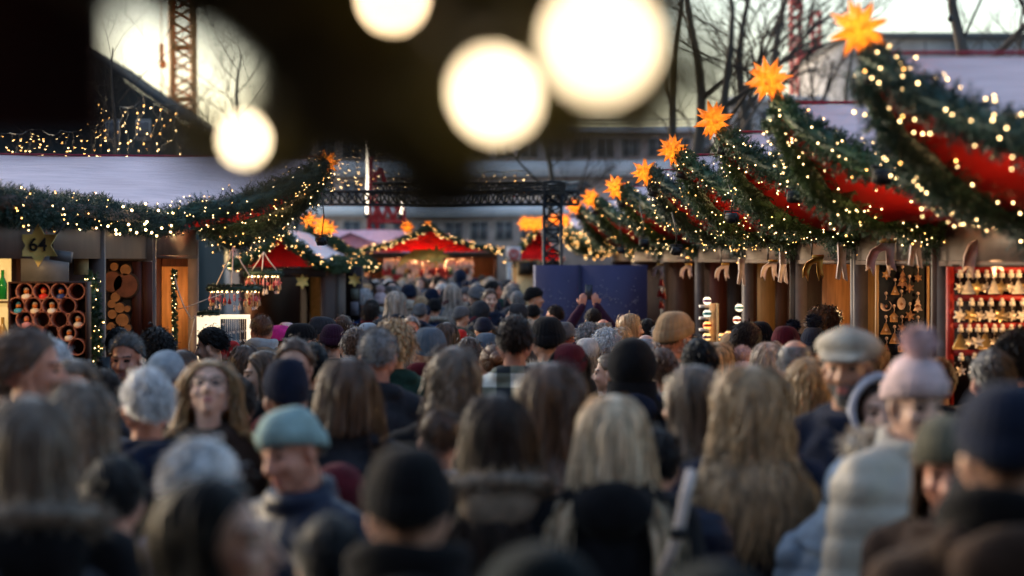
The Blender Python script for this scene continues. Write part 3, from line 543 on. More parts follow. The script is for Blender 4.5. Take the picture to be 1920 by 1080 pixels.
a = MB().tube([W(328, 520, 19.4), W(334, 545, 19.4), W(345, 575, 19.4), W(358, 598, 19.4), W(366, 592, 19.4), W(375, 598, 19.4)], .006, 5).tube([W(332, 580, 19.4), W(352, 575, 19.4), W(385, 562, 19.4), W(420, 550, 19.6)], .004, 5).tube([W(366, 594, 19.4), W(360, 620, 19.4), W(354, 645, 19.4), W(356, 700, 19.4)], .005, 5)
tag(part('extension_cable', a, cw, None), 'pale cables looping across the amber lit panel', 'cable')
garland(np.array([W(327, 505, 19.5), W(326, 560, 19.5), W(328, 600, 19.5), W(326, 660, 19.5)]), .02, 40, 'thin strand of warm lights up the stall post by the amber panel', False, .008, .7, .2)
# hanging wreaths with dangling charms
RIB = mat('white_ribbon', (.7, .62, .6), .6)
def wreath(px, py, d, wpx, top, label):
    c = W(px, py, d); r = wpx * d / FPX / 2; root = empty('hanging_wreath', c, label, 'wreath', 'hanging wreaths with dangling charms')
    a = np.linspace(0, 2 * np.pi, 25); ring = np.stack((np.cos(a) * r, np.sin(a) * r, 0 * a), 1)
    part('ring', fir(ring, .035, 300, 18, .02, .004), FIRB, root); t = np.array(top_w(top, d)) - c
    for k in range(3):
        b = k * 2.1 + .5; e = np.array((math.cos(b) * r, math.sin(b) * r, 0)); part('ribbon', MB().tube([e, t * .6 + e * .35 + (0, 0, 0), t], .0055, 4), RIB, root)
    cm = [mat('charm_pink', (.5, .12, .16), .5), mat('charm_white', (.72, .62, .58), .5), mat('charm_red', (.42, .03, .04), .5), mat('charm_wood', (.5, .3, .15), .6)]
    for k in range(30):
        b = k / 30 * 6.283; ln = [.07, .11, .09, .15][k % 4]; x, y = math.cos(b) * r, math.sin(b) * r; m = MB().bar((x, y, -.02), (x, y, -ln), .002)
        if k % 3 == 0: m.prism(starp(5, .01, .022), (x, y, -ln - .02), (1, 0, 0), (0, 0, 1), .008)
        elif k % 3 == 1: m.lathe([(.001, .02), (.011, .005), (.015, -.03), (.001, -.032)], (x, y, -ln - .01), 8)
        else: m.ell((x, y, -ln), (.012, .012, .012), 8, 6).ell((x, y, -ln - .028), (.012, .012, .02), 8, 6)
        part('charm', m, cm[(k * 7) % 4], root)
    for k in range(14): b = ob('bulb', BULB_ME[0], root); q = k / 14 * 6.283; b.location = (math.cos(q) * r * .97, math.sin(q) * r * .97, -.03); b.scale = (.008,) * 3
def top_w(top, d): return W(top[0], top[1], d)
wreath(440, 540, 20.5, 92, (437, 462), 'wide hanging wreath of pink charms on white ribbons, the lower of two')
wreath(494, 512, 21.6, 62, (494, 472), 'narrow hanging wreath of red and white charms under a ribbon bow, upper of two')
# illuminated display frame
fd = empty('display_frame', W(420, 620, 19.0), 'glowing white display frame hung with small snowflakes', 'display frame')
LW = glow('lit_white', (1, .80, .52), .35); s_ = 19.0 / FPX
def DL(px, py, y=0): return np.array(((px - 420) * s_, y, (620 - py) * s_))
part('light_panel', MB().box2(DL(369, 592, 0), DL(412, 690, .05)), LW, fd); part('frame_top', MB().box2(DL(412.5, 590, 0), DL(468, 598, .05)), LW, fd); part('frame_side', MB().box2(DL(462, 598.5, 0), DL(469, 690, .05)), LW, fd)
part('stand', MB().box2(DL(369, 691, 0), DL(469, 1060, .05)), DARKB, fd)
for k in range(12):
    x = 418 + 4 * k; y = 605 + (k * 17) % 35
    part('snowflake', MB().bar(DL(x, 598, .02), DL(x, y, .02), .0015).prism(starp(6, .006, .016), DL(x, y + 3, .02), (1, 0, 0), (0, 0, 1), .006), RIB, fd)
part('twig_trim', fir(np.array([DL(370, 588, 0), DL(400, 585, 0), DL(412, 586, 0)]), .03, 300, 14, .02, .004), FIRB, fd)
# ------------------------------------------------------------------ gabled huts
def hut(cx, w_, d, dep, zp, ze, label, front=True, gl=None, nb=60, lampw=8, br=.016, roofm=None, red=LINING, wall=BROWN, glow_back=None):
    root = empty('gabled_hut', (cx, d + dep / 2, 0), label, 'hut'); o = np.array((cx, d + dep / 2, 0.))
    h = w_ / 2
    def H(x, y, z): return np.array((cx + x, d + y, z)) - o
    part('roof', fabric_sheet(H(0, -.3, zp), H(0, dep, zp), H(h + .12, dep, ze), H(h + .12, -.1, ze), seed=d), roofm or FABRIC, root, True)
    part('roof', fabric_sheet(H(0, -.3, zp), H(0, dep, zp), H(-h - .12, dep, ze), H(-h - .12, -.1, ze), seed=d + 2), roofm or FABRIC, root, True)
    part('gable_cloth', MB().prism([(-h - .08, ze - .02), (h + .08, ze - .02), (0, zp - .04)], H(0, -.02, 0), (1, 0, 0), (0, 0, 1), .02), red, root)
    part('side_wall', MB().box2(H(-h, .0, 0), H(-h + .06, dep, ze - .03)), wall, root); part('side_wall', MB().box2(H(h - .06, 0, 0), H(h, dep, ze - .03)), wall, root)
    part('back_wall', MB().box2(H(-h + .061, dep - .05, 0), H(h - .061, dep, ze - .03)), wall, root)
    part('counter', MB().box2(H(-h + .065, -.05, .9), H(h - .065, .4, .95)).box2(H(-h + .065, .0, 0), H(h - .065, .04, .897)), wall, root)
    part('fascia', MB().box2(H(-h, -.06, ze - .14), H(h, -.035, ze - .035)), DARKB, root)
    if gl:
        P = np.array((cx, d - .3, zp + .02))
        for sgn, lab in ((-1, gl[0]), (1, gl[1])):
            if lab: garland(sag(P, (cx + sgn * (h + .12), d - .12, ze - .02), 9, -.10), .085, nb, lab, False, br, .5, .6, 1.5)
    if lampw: ceiling_lamp((cx, d + .45, ze - .08), lampw, 'warm lamp inside the ' + label.split(',')[0])
    return root
# red gabled hut past the wreaths
d = 28.; hut(X2(530, d), 1.0, d, 8.5, Z2(430, d), Z2(497, d), 'small hut with a bright red gable, past the hanging wreaths', gl=('west slope fir garland of the small red gable', 'east slope fir garland of the small red gable'), nb=50, lampw=9, br=.011, wall=wood('hut_boards', (.05, .022, .014)))
hx = X2(530, d) + .5
garland(np.array([(hx + .1, 28, Z2(495, 28)), (hx + .1, 31, 2.03), (hx + .1, 34, 2.04), (hx + .1, 36.4, 2.0)]), .10, 70, 'eave fir garland running back from the small red gable', False, .014, .5, .6, 1.5)
garland(np.array([W(575, 425, 32.), W(620, 450, 33.), W(660, 475, 34.), W(700, 497, 35.), W(712, 505, 35.)]), .085, 60, 'fir garland descending behind the small red gable roof', False, .013, .5, .6, 1.5)
for px, py, d_, sc, lb in [(578, 411, 30, 1.0, 'orange paper star just above the small red gable'), (603, 424, 31, 1.2, 'orange paper star, lower of the pair by the dangling floodlight'), (618, 430, 33, 1.1, 'pale orange paper star touching the lower one of the pair'), (764, 424, 47, 1.25, 'orange paper star left of the far gable peak'), (803, 418, 50, .8, 'small orange paper star on the peak of the far red gable'), (985, 419, 40, 1.25, 'orange paper star, first of the cluster beside the truss tower'), (1000, 420, 43, 1.3, 'orange paper star, middle of the cluster beside the truss tower'), (1012, 419, 46, 1.3, 'orange paper star nearest the truss tower column'), (1040, 412, 41, 1.0, 'orange paper star glimpsed through the truss tower'), (1058, 413, 41, 1.1, 'bright yellow paper star just past the truss tower')]:
    paper_star(W(px, py, d_), lb, sc)
dd = 33.; dr = empty('hut_door', W(598, 560, dd), 'pale yellow door of the hut beyond the red gable', 'door')
s_ = dd / FPX
part('door_leaf', MB().box((0, 0, -.55), (32 * s_, .04, 1.7)), CREAM, dr); part('dark_frame', MB().box((-20 * s_, -.01, -.55), (5 * s_, .08, 1.75)).box((21 * s_, -.01, -.55), (8 * s_, .08, 1.75)).box((1.5 * s_, -.01, .33), (37.5 * s_, .08, .06)), DARKB, dr); part('handle', MB().box((12 * s_, -.03, -.6), (.02, .05, .08)), BLACK, dr)
for px, py, lb in [(567, 528, 'dull gold star sign on the dark post beside the pale door'), (665, 525, 'dull gold star sign on the far corner of the dark hut')]:
    s = empty('star_sign', W(px, py, 27.9 if px < 600 else 30), lb, 'star sign'); part('star_board', MB().prism(starp(6, .05, .09), (0, 0, 0), (1, 0, 0), (0, 0, 1), .02), SG, s); part('bracket', MB().bar((0, .01, .05), (0, .1, .12), .006), BLACK, s)
nb_ = empty('notice_board', W(665, 565, 30), 'grey notice sheets on the corner of the dark hut', 'notice board'); part('board', MB().box((0, .02, 0), (.13, .02, .40)), DARKB, nb_)
part('sheet', MB().box((0, 0, .09), (.10, .01, .13)), mat('sheet_green', (.12, .14, .12), .7), nb_); part('sheet', MB().box((0, 0, -.09), (.10, .01, .17)), mat('sheet_grey', (.18, .17, .2), .7), nb_)
tag(part('corner_post', MB().box2(W(648, 500, 30.2) * (1, 1, 0), W(680, 500, 30.4)), DARKB, None), 'dark boarded corner post carrying notice sheets', 'post')
# far centre stall and its neighbours
d = 50.; hut(X2(806, d), 2.8, d, 3, Z2(424, d), Z2(470, d), 'wide far stall with a red gable and hanging trinkets', gl=('west slope fir garland of the far red gable', 'east slope fir garland of the far red gable'), nb=54, lampw=80, br=.021, wall=wood('far_boards', (.06, .025, .014)))
cs = empty('comet_sign', W(800, 480, 49.7), 'gold comet sign on the far red-gabled stall', 'comet sign', None)
part('comet_head', MB().prism(starp(8, .13, .27), (.2, 0, 0), (1, 0, 0), (0, 0, 1), .04), GOLD, cs); part('comet_tail', MB().prism([(.1, .15), (.1, -.1), (-.3, -.08), (-.62, -.25), (-.5, -.02), (-.25, .14)], (0, .01, 0), (1, 0, 0), (0, 0, 1), .03), GOLD, cs)
tm = [mat('trinket_red', (.30, .02, .02), .6), mat('trinket_white', (.62, .5, .42), .6), mat('trinket_gold', (.45, .25, .07), .4), mat('trinket_dark', (.08, .02, .015), .6), mat('trinket_green', (.05, .1, .05), .6)]
for r in range(3):
    for k in range(22):
        px = 722 + 7.7 * k + rng.uniform(-2, 2); c = ['red', 'white', 'gold', 'dark', 'green'][[1, 1, 0, 1, 0, 0, 2, 1, 0, 3, 0, 4, 1, 0][(k * 3 + r * 5) % 14] if r else 1]
        h = rng.uniform(.07, .13); root = empty('hanging_trinket', W(px, [494, 506, 519][r] + rng.uniform(-2, 2), 50.0 + .12), 'small blurred %s trinket hanging in the far red-gabled stall, %s row' % (c, ['upper', 'middle', 'lower'][r]), 'ornament', '%s trinkets, %s row' % (c, ['upper', 'middle', 'lower'][r]))
        part('trinket_body', MB().lathe([(.001, h), (.03, h * .6), (.05, -h * .6), (.03, -h), (.001, -h)], k=8), tm[['red', 'white', 'gold', 'dark', 'green'].index(c)], root); part('string', MB().bar((0, 0, h), (0, 0, h + .08), .005), tm[1], root)
d = 47.5; hut(X2(1006, d), .95, d, 3, Z2(425, d), Z2(487, d), 'far hut with menu boards beside the truss tower', gl=('west slope fir garland of the hut behind the truss tower', None), nb=26, lampw=14, br=.016, wall=CREAM)
d = 47.3
for px, py, a, b, lb in [(984, 503, 22, 24, 'dark menu board on the cream hut front'), (1002, 500, 9, 20, 'narrow dark menu board next to the tower')]:
    m = empty('menu_board', W(px, py, d), lb, 'menu board'); part('board', MB().box((0, 0, 0), (a * d / FPX, .03, b * d / FPX)), mat('menu_black', (.02, .015, .012), .6), m); part('frame', MB().box((0, .012, 0), (a * d / FPX + .06, .02, b * d / FPX + .06)), TAN, m)
part('front_panel', MB().box2((X2(968, 47.4), 47.4, 0), (X2(1012, 47.4), 47.45, Z2(487, 47.4))), CREAM, None); tag(bpy.data.objects['front_panel'], 'cream front panel carrying the menu boards', 'wall panel')
sg = empty('warning_sign', W(963, 476, 46.8), 'white square sign with a red ring emblem by the far hut', 'sign'); part('panel', MB().box((0, 0, 0), (.28, .02, .28)), mat('sign_white', (.62, .56, .56), .6), sg)
t = part('red_ring', MB().lathe([(.06, 0), (.06, .012), (.10, .012), (.10, 0)], k=20), mat('sign_red', (.5, .06, .05), .6), sg); t.location = (0, -.012, .0); t.rotation_euler = (R(90), 0, 0); part('red_symbol', MB().box((0, -.014, .01), (.05, .004, .06)).box((0, -.014, -.115), (.18, .004, .02)), mat('sign_red', (.5, .06, .05), .6), sg)
part('pole', MB().box((-.08, .03, -1.2), (.1, .04, 2.1)), mat('pole_white', (.45, .48, .5), .5), sg)
d = 53.5; r0 = hut(X2(660, d), 2.8, d, 2.4, Z2(436, d), Z2(482, d), 'far hut with a broad pale pink roof slope', red=mat('pink_fabric', (.88, .46, .53), .6), roofm=mat('pink_fabric', (.88, .46, .53), .6), lampw=0)
rf = part('roof_slope', fabric_sheet((X2(610, d), d + 1.4, Z2(430, d)), (X2(762, d), d + 1.4, Z2(430, d)), (X2(770, d), d - .3, Z2(482, d)), (X2(600, d), d - .3, Z2(482, d)), seed=3.3), mat('pink_fabric', (.88, .46, .53), .6), r0, True); rf.location = -np.array(r0.location)

# ------------------------------------------------------------------ stage truss, hoarding
TR = mat('black_truss', (.014, .016, .022), .4, metal=.3)
def truss(p, q, wd, n, name_parent, rc=.022, rb=.011):
    p = np.array(p, float); q = np.array(q, float); t = (q - p) / np.linalg.norm(q - p); u = np.cross(t, (0, 0, 1.0) if abs(t[2]) < .9 else (0, 1.0, 0)); u /= np.linalg.norm(u); v = np.cross(u, t); h = wd / 2
    mb = MB(); cs_ = [(u * a + v * b) * h for a, b in ((-1, -1), (1, -1), (1, 1), (-1, 1))]
    for c in cs_: mb.bar(p + c, q + c, rc, 6)
    bb = MB()
    for k in range(n):
        a = p + (q - p) * k / n; b = p + (q - p) * (k + 1) / n
        for j in range(4):
            c0, c1 = (cs_[j], cs_[(j + 1) % 4]) if k % 2 == 0 else (cs_[(j + 1) % 4], cs_[j]); bb.bar(a + c0, b + c1, rb, 4); bb.bar(b + cs_[j], b + cs_[(j + 1) % 4], rb, 4)
    part('chords', mb, TR, name_parent); part('braces', bb, TR, name_parent)
    return np.cross
dT = 31.; ts = empty('truss_portal', (X2(1037, dT), dT, 0), 'black lattice truss portal with a tower and long crossbeam', 'truss'); o = np.array(ts.location)
truss(W(1036, 485, dT) * (1, 1, 0) - o, W(1036, 340, dT) - o, .22, 20, ts); truss(W(560, 371, dT) - o, W(1085, 371, dT) - o, .17, 34, ts)
truss(W(1036, 360, dT) - o + (0, .1, 0), W(1070, 352, dT + 7) - o, .2, 14, ts); truss(W(700, 352, dT + 4) - o, W(1040, 352, dT + 4) - o, .14, 26, ts)
part('base_plate', MB().box((0, 0, .02), (.6, .6, .04)), TR, ts)
cb = MB()
for k in range(7):
    y0 = 338 + 3.5 * k; cb.tube([W(860 + 20 * k, y0 + 12, dT - .2) - o, W(950 + 6 * k, y0 + 3 + 4 * (k % 3), dT - .2) - o, W(1060, y0 + 4, dT - .2) - o], .012, 5)
part('cable_bundle', cb, BLACK, ts)
d = 29.5; hb = empty('hoarding', (X2(1109, d), d, 0), 'plain violet-blue hoarding panels sprinkled with tiny pale stars', 'hoarding')
BLUE = mat('violet_blue_paint', (.050, .050, .128), .55, .1, 3); BLUE2 = mat('violet_blue_paint_pale', (.058, .053, .125), .55, .1, 3)
def HL(px, py, y=0): return np.array((X2(px, d) - X2(1109, d), y, Z2(py, d)))
part('panel', MB().box2(HL(1004, 497, 0), HL(1086, 900, .05) * (1, 1, 0)), BLUE2, hb); part('panel', MB().box2(HL(1088, 497, 0.01), HL(1214, 900, .05) * (1, 1, 0)), BLUE, hb); part('batten', MB().box2(HL(1085, 496, -.006), HL(1089, 900, -.001) * (1, 1, 0)), mat('batten_navy', (.02, .022, .06), .5), hb)
part('side_panel', MB().box2(HL(1006, 498, .052), HL(1009, 900, 2.2) * (1, 1, 0)).box2(HL(1210, 497, .052), HL(1214, 900, 2.2) * (1, 1, 0)), BLUE, hb)
for k in range(90):
    px = rng.uniform(1015, 1200); py = 560 + 9 * math.sin(px * .06) + rng.normal() * 5
    if k > 60: py = rng.uniform(520, 600)
    part('star_speck', MB().prism(starp(4, .003, .006 + .005 * rng.random()), HL(px, py, -.008), (1, 0, 0), (0, 0, 1), .004), mat('speck_pale', (.45, .42, .5), .5), hb)
# ------------------------------------------------------------------ buildings, cranes and trees behind the market
BRICK = mat('far_brick', (.50, .39, .35), .85, .2, 2, .3, 6); BAND = mat('far_band', (.86, .84, .86), .6, .1, 1); GLASS = mat('dark_glass', (.10, .10, .11), .2); WFR = mat('far_frame', (.42, .38, .36), .6)
d = 150.; bl = empty('office_building', (X2(960, d), d + 10, 0), 'long brown brick office block with white parapet bands', 'building'); o = np.array(bl.location)
def B(px, py, y=0): return np.array((X2(px, d), d + y, Z2(py, d))) - o
part('wall', MB().box2(B(430, 246, 0), B(1366, 560, 18)), BRICK, bl)
for ya, yb in ((236, 247), (300, 330), (383, 405)): part('parapet_band', MB().box2(B(425, ya, -.6), B(1370, yb, -.02)), BAND, bl)
part('roof_slab', MB().box2(B(428, 238, .1), B(1368, 245.7, 18)), mat('roof_grey', (.12, .12, .13), .8), bl)
for row, (ya, yb) in enumerate(((252, 297), (334, 379), (409, 455))):
    for k, px in enumerate(lin(470, 1325, 19)):
        if row == 1 and k % 3 == 2: continue
        f = part('window', MB().box2(B(px - 17, ya + 4, -.10), B(px + 17, yb - 4, -.02)), WFR, bl)
        part('pane', MB().box2(B(px - 15, ya + 6.5, -.13), B(px - 1.5, yb - 6.5, -.104)).box2(B(px + 1.5, ya + 6.5, -.13), B(px + 15, yb - 6.5, -.104)), GLASS, f)
rl = MB()
for k in range(30): rl.bar(B(440 + 31.5 * k, 236, -.4), B(440 + 31.5 * k, 222, -.4), .03)
rl.bar(B(440, 222, -.4), B(1354, 222, -.4), .04).bar(B(440, 229, -.4), B(1354, 229, -.4), .025); part('railing', rl, mat('rail_grey', (.2, .2, .22), .5), bl)
d = 120.; b2 = empty('hall_building', (X2(1760, d), d + 10, 0), 'pale grey flat-roofed hall seen over the east stall roofs', 'building'); o = np.array(b2.location)
part('wall', MB().box2(B(1590, 72, 0), B(2150, 560, 20)), mat('hall_wall', (.33, .32, .33), .8, .25, .6, .2, 3), b2); part('roof_edge', MB().box2(B(1585, 62, -.4), B(2155, 72.2, 20.4)), mat('hall_roof', (.12, .12, .125), .8), b2)
for k in range(9): part('panel_joint', MB().box2(B(1630 + 52 * k, 75, -.04), B(1632.5 + 52 * k, 300, -.004)), mat('joint', (.16, .16, .17), .8), b2)
d = 128.; b4 = empty('low_block', (X2(1440, d), d + 6, 0), 'low grey-white block among the bare trees', 'building'); o = np.array(b4.location)
part('wall', MB().box2(B(1368, 190, 0), B(1600, 560, 10)), mat('block_wall', (.36, .35, .37), .8, .2, .6), b4); part('roof_edge', MB().box2(B(1366, 180, -.3), B(1603, 190.2, 10.3)), BAND, b4)
for px in (1395, 1440, 1485, 1530, 1575): f = part('window', MB().box2(B(px - 15, 205, -.1), B(px + 15, 250, -.02)), WFR, b4); part('pane', MB().box2(B(px - 13, 208, -.13), B(px + 13, 247, -.104)), GLASS, f)
d = 62.; b3 = empty('gabled_house', (X2(120, d), d + 6, 0), 'dark slate house with a steep gable above the kiosk roof', 'house'); o = np.array(b3.location)
g_ = [(X2(x, d) - o[0], Z2(y, d)) for x, y in [(-90, 560), (-90, 230), (120, 72), (332, 222), (332, 560)]]
part('wall', MB().prism(g_, (0, -5.7, 0), (1, 0, 0), (0, 0, 1), .4), mat('slate_wall', (.022, .036, .042), .8, .25, 1.5, .3, 6), b3)
A = np.array((X2(120, d) - o[0], -5.96, Z2(72, d) + .03))
for x, y in ((344, 229), (-102, 237)):
    E = np.array((X2(x, d) - o[0], -5.96, Z2(y, d) + .0)); q = MB(); dy = np.array((0, 12., 0)); up = np.array((0, 0, .06)); q.add([A, E, E + dy, A + dy, A + up, E + up, E + dy + up, A + dy + up], [(0, 3, 2, 1), (4, 5, 6, 7), (0, 1, 5, 4), (1, 2, 6, 5), (2, 3, 7, 6), (3, 0, 4, 7)]); part('roof', q, mat('slate_roof', (.010, .014, .016), .9, .25, 3), b3)
part('side_wall', MB().box2((X2(320, d) - o[0], -5.48, 0), (X2(331, d) - o[0], 5.6, Z2(224, d))), mat('slate_wall', (.03, .04, .045)), b3)
for x in (210, 270): f = part('window', MB().box2((X2(x - 14, d) - o[0], -5.96, Z2(262, d)), (X2(x + 14, d) - o[0], -5.91, Z2(225, d))), WFR, b3); part('pane', MB().box2((X2(x - 12, d) - o[0], -5.99, Z2(259, d)), (X2(x + 12, d) - o[0], -5.962, Z2(228, d))), GLASS, f)

def lattice(name, px, d, wpx, y0, y1, m, label, cat, n=22, r=.05, z0=None):
    root = empty(name, (X2(px, d), d, 0), label, cat); h = wpx * d / FPX / 2; zt, zb = Z2(y0, d), (Z2(y1, d) if z0 is None else z0); mb = MB(); bb = MB(); cs = [(-h, -h), (h, -h), (h, h), (-h, h)]
    for x, y in cs: mb.bar((x, y, zb), (x, y, zt), r, 4)
    for k in range(n):
        a, b = zb + (zt - zb) * k / n, zb + (zt - zb) * (k + 1) / n
        for j in range(4):
            p, q = cs[j], cs[(j + 1) % 4]
            if k % 2: p, q = q, p
            bb.bar((*p, a), (*q, b), r * .55, 4)
            if k % 4 == 0: bb.bar((*cs[j], a), (*cs[(j + 1) % 4], a), r * .8, 4)
    part('legs', mb, m, root); part('braces', bb, m, root); return root
OR = mat('crane_orange', (.80, .33, .09), .5); CR = mat('crane_red', (.55, .05, .05), .5); CR2 = mat('frame_red', (.62, .05, .06), .45)
lattice('crane_tower', 345, 95., 40, -60, 470, OR, 'orange lattice crane tower rising behind the slate house', 'crane', 26, .10, 0)
a = MB().bar(np.array((X2(305, 96), 96, Z2(-80, 96))), np.array((X2(305, 96), 96, Z2(82, 96))), .02).box((X2(305, 96), 96, Z2(100, 96)), (.18, .18, .75)).box((X2(307, 96), 96, Z2(122, 96)), (.28, .2, .3)).bar((X2(305, 96), 96, Z2(125, 96)), (X2(305, 96), 96, 0), .03)
tag(part('crane_hook', a, OR, None), 'thin cable and orange hook block beside the orange lattice tower', 'crane hook')
lattice('crane_tower', 1492, 140., 17, -60, 470, CR, 'slim red lattice crane mast, western of the two among the trees', 'crane', 36, .10, 0); lattice('crane_tower', 1530, 140., 14, 20, 470, CR, 'slim red lattice crane mast, eastern of the two among the trees', 'crane', 32, .09, 0)
rx = empty('red_machine_frame', (X2(1510, 139), 139, 0), 'red machinery frame between the two red crane masts', 'frame'); o = np.array(rx.location); m = MB()
for y in (130, 160, 195, 230): m.bar(W(1492, y, 139) - o, W(1530, y, 139) - o, .14, 4)
for y in (130, 160, 195): m.bar(W(1494, y, 139) - o, W(1528, y + 32, 139) - o, .10, 4)
m.box2(W(1496, 96, 138.6) - o, W(1522, 128, 139.4) - o); part('struts', m, CR, rx); part('posts', MB().bar(W(1496, 100, 139) - o, W(1496, 485, 139) * (1, 1, 0) - o, .12, 4).bar(W(1526, 100, 139) - o, W(1526, 485, 139) * (1, 1, 0) - o, .12, 4), CR, rx)
# red lattice ride frame behind the crossbeam
d = 60.; rf = empty('red_ride_frame', (X2(722, d), d, 0), 'bright red lattice frame behind the crossbeam', 'ride frame'); o = np.array(rf.location); m = MB(); m2 = MB()
for p, q in [((697, 290), (692, 430)), ((703, 320), (708, 430)), ((697, 384), (758, 384)), ((697, 414), (758, 414)), ((758, 384), (758, 432)), ((697, 345), (715, 312)), ((715, 312), (725, 345))]: m.bar(W(*p, d) - o, W(*q, d) - o, .055, 4)
for k in range(6): m2.bar(W(698 + 10 * k, 386 if k % 2 else 412, d) - o, W(708 + 10 * k, 412 if k % 2 else 386, d) - o, .05, 4)
m.bar(W(694, 428, d) - o, W(694, 485, d) * (1, 1, 0) - o, .09, 4).bar(W(758, 428, d) - o, W(758, 485, d) * (1, 1, 0) - o, .09, 4)
part('girders', m, CR2, rf); part('braces', m2, CR2, rf)
TUBE = glow('white_tube_light', (1, .84, .62), 2.2)
for a, b, d_, lb in [((689, 255), (688, 400), 55., 'tall white neon tube on the red lattice frame'), ((757, 376), (752, 400), 56., 'short slanted white neon tube above the far star')]:
    t = empty('neon_tube', W(*a, d_), lb, 'neon light'); q = W(*b, d_) - W(*a, d_); part('tube', MB().tube([(0, 0, 0), q * .5 + (.015, 0, 0), q], .022, 8), TUBE, t, True); part('end_cap', MB().box((0, 0, .05), (.1, .1, .1)).box(q - (0, 0, .05), (.1, .1, .1)), BLACK, t)
# hanging curtains of fairy lights
def curtain(cols, d, label, br, den=9):
    root = empty('light_curtain', W(cols[0][0], cols[0][1], d), label, 'string lights', 'hanging curtains of fairy lights'); o = np.array(root.location); wr = MB(); pts = []
    top = [W(c[0], c[1], d + c[3]) - o for c in cols]; wr.tube(top, .006, 4)
    for c, t in zip(cols, top):
        b = W(c[0] + rng.uniform(-8, 8), c[2], d + c[3]) - o; n = max(3, int((c[2] - c[1]) / den)); q = np.array([t * (1 - u) + b * u + (rng.normal() * .03, 0, 0) for u in np.linspace(0, 1, n)]); wr.tube(q, .003, 3); pts += [p + rng.normal(size=3) * .02 for p in q[1:]]
    part('wires', wr, BLACK, root)
    for p in pts[:100]: b = ob('bulb', BULB_ME[0 if rng.random() < .6 else 1], root); b.location = tuple(p); s = .55 * br * rng.uniform(.6, 1.3); b.scale = (s, s, s)
    return root
curtain([(x, 178 + rng.uniform(0, 26), 290 + rng.uniform(-10, 10), rng.uniform(-1, 1)) for x in (165, 182, 192, 205, 222, 240, 252, 272, 288, 305, 330)], 27., 'curtain of fairy lights hanging before the dark slate house', .010, 12)
curtain([(x, 240 + rng.uniform(0, 14), 292, rng.uniform(-1, 1)) for x in lin(-5, 150, 14)], 26., 'low curtain of fairy lights just above the kiosk roof edge', .010, 8)
curtain([(x, 275 + rng.uniform(-8, 8), 352 + rng.uniform(-14, 14), rng.uniform(-1, 1)) for x in (628, 640, 655, 664, 676, 700, 712, 733, 752)], 36., 'curtain of fairy lights over the truss crossbeam', .013, 9)
curtain([(x, 318 + rng.uniform(-4, 4), 338, rng.uniform(-1, 1)) for x in (890, 905, 925, 945, 965, 982)], 37., 'short row of fairy lights along the truss beside the tower', .012, 8)

# bare trees
BARK = mat('grey_bark', (.075, .064, .057), .9, .35, 3, .5, 12, stretch=(1, 1, .25)); TWIG = mat('twig_brown', (.060, .045, .038), .9)
def bare_tree(px, d, r, ytop, label, lean=0.0, seed=1, spread=.55, lvl=5, first=.45, limbs=8):
    rg = random.Random(seed); root = empty('bare_tree', (X2(px, d), d, 0), label, 'tree', 'bare winter trees'); tk = MB(); cr = MB()
    H = Z2(ytop, d); n = 9
    w1, w2 = rg.uniform(0, 6), rg.uniform(.5, 1.1); n = 14; tp = [np.array((lean * H * (k / n) ** 1.5 + r * .9 * (math.sin(k * w2 + w1) - math.sin(w1)), rg.uniform(-.1, .1), H * k / n)) for k in range(n + 1)]
    tk.tube(tp, [r * (1.15 - 1.03 * (k / n) ** 1.2) for k in range(n + 1)], 9); part('trunk', tk, BARK, root, True)
    def br(p, dr, ln, rr, l):
        pts = [p]; q = p.copy(); dd = dr.copy(); m = 4
        for k in range(m):
            dd = dd + np.array([rg.gauss(0, .16) for _ in range(3)]) + (0, 0, .05); dd /= np.linalg.norm(dd); q = q + dd * ln / m; pts.append(q)
        cr.tube(pts, [rr * (1 - .17 * k) for k in range(m + 1)], 5 if l > 2 else 3, caps=False)
        if l <= 0: return
        for k in range(3):
            i = rg.randint(1, m); a = rg.uniform(0, 6.28); v = np.array((math.cos(a), math.sin(a), rg.uniform(-.2, .7))); nd = dd * .75 + v * spread * 1.3; nd /= np.linalg.norm(nd)
            br(pts[i], nd, ln * rg.uniform(.5, .75), rr * (.55 if l > 1 else .5), l - 1)
    for k in range(limbs):
        t = first * .8 + (1 - first * .8) * (k + .5) / limbs; i = t * n; a = rg.uniform(0, 6.28); p = tp[int(i)] * (1 - i % 1) + tp[min(n, int(i) + 1)] * (i % 1)
        v = np.array((math.cos(a), math.sin(a) * .8, rg.uniform(.3, 1.0))); v /= np.linalg.norm(v); br(p, v, H * rg.uniform(.22, .36), r * ((.55 if k in (0, 2) else .30) - .24 * t), lvl - 1)
    part('crown', cr, TWIG, root); return root
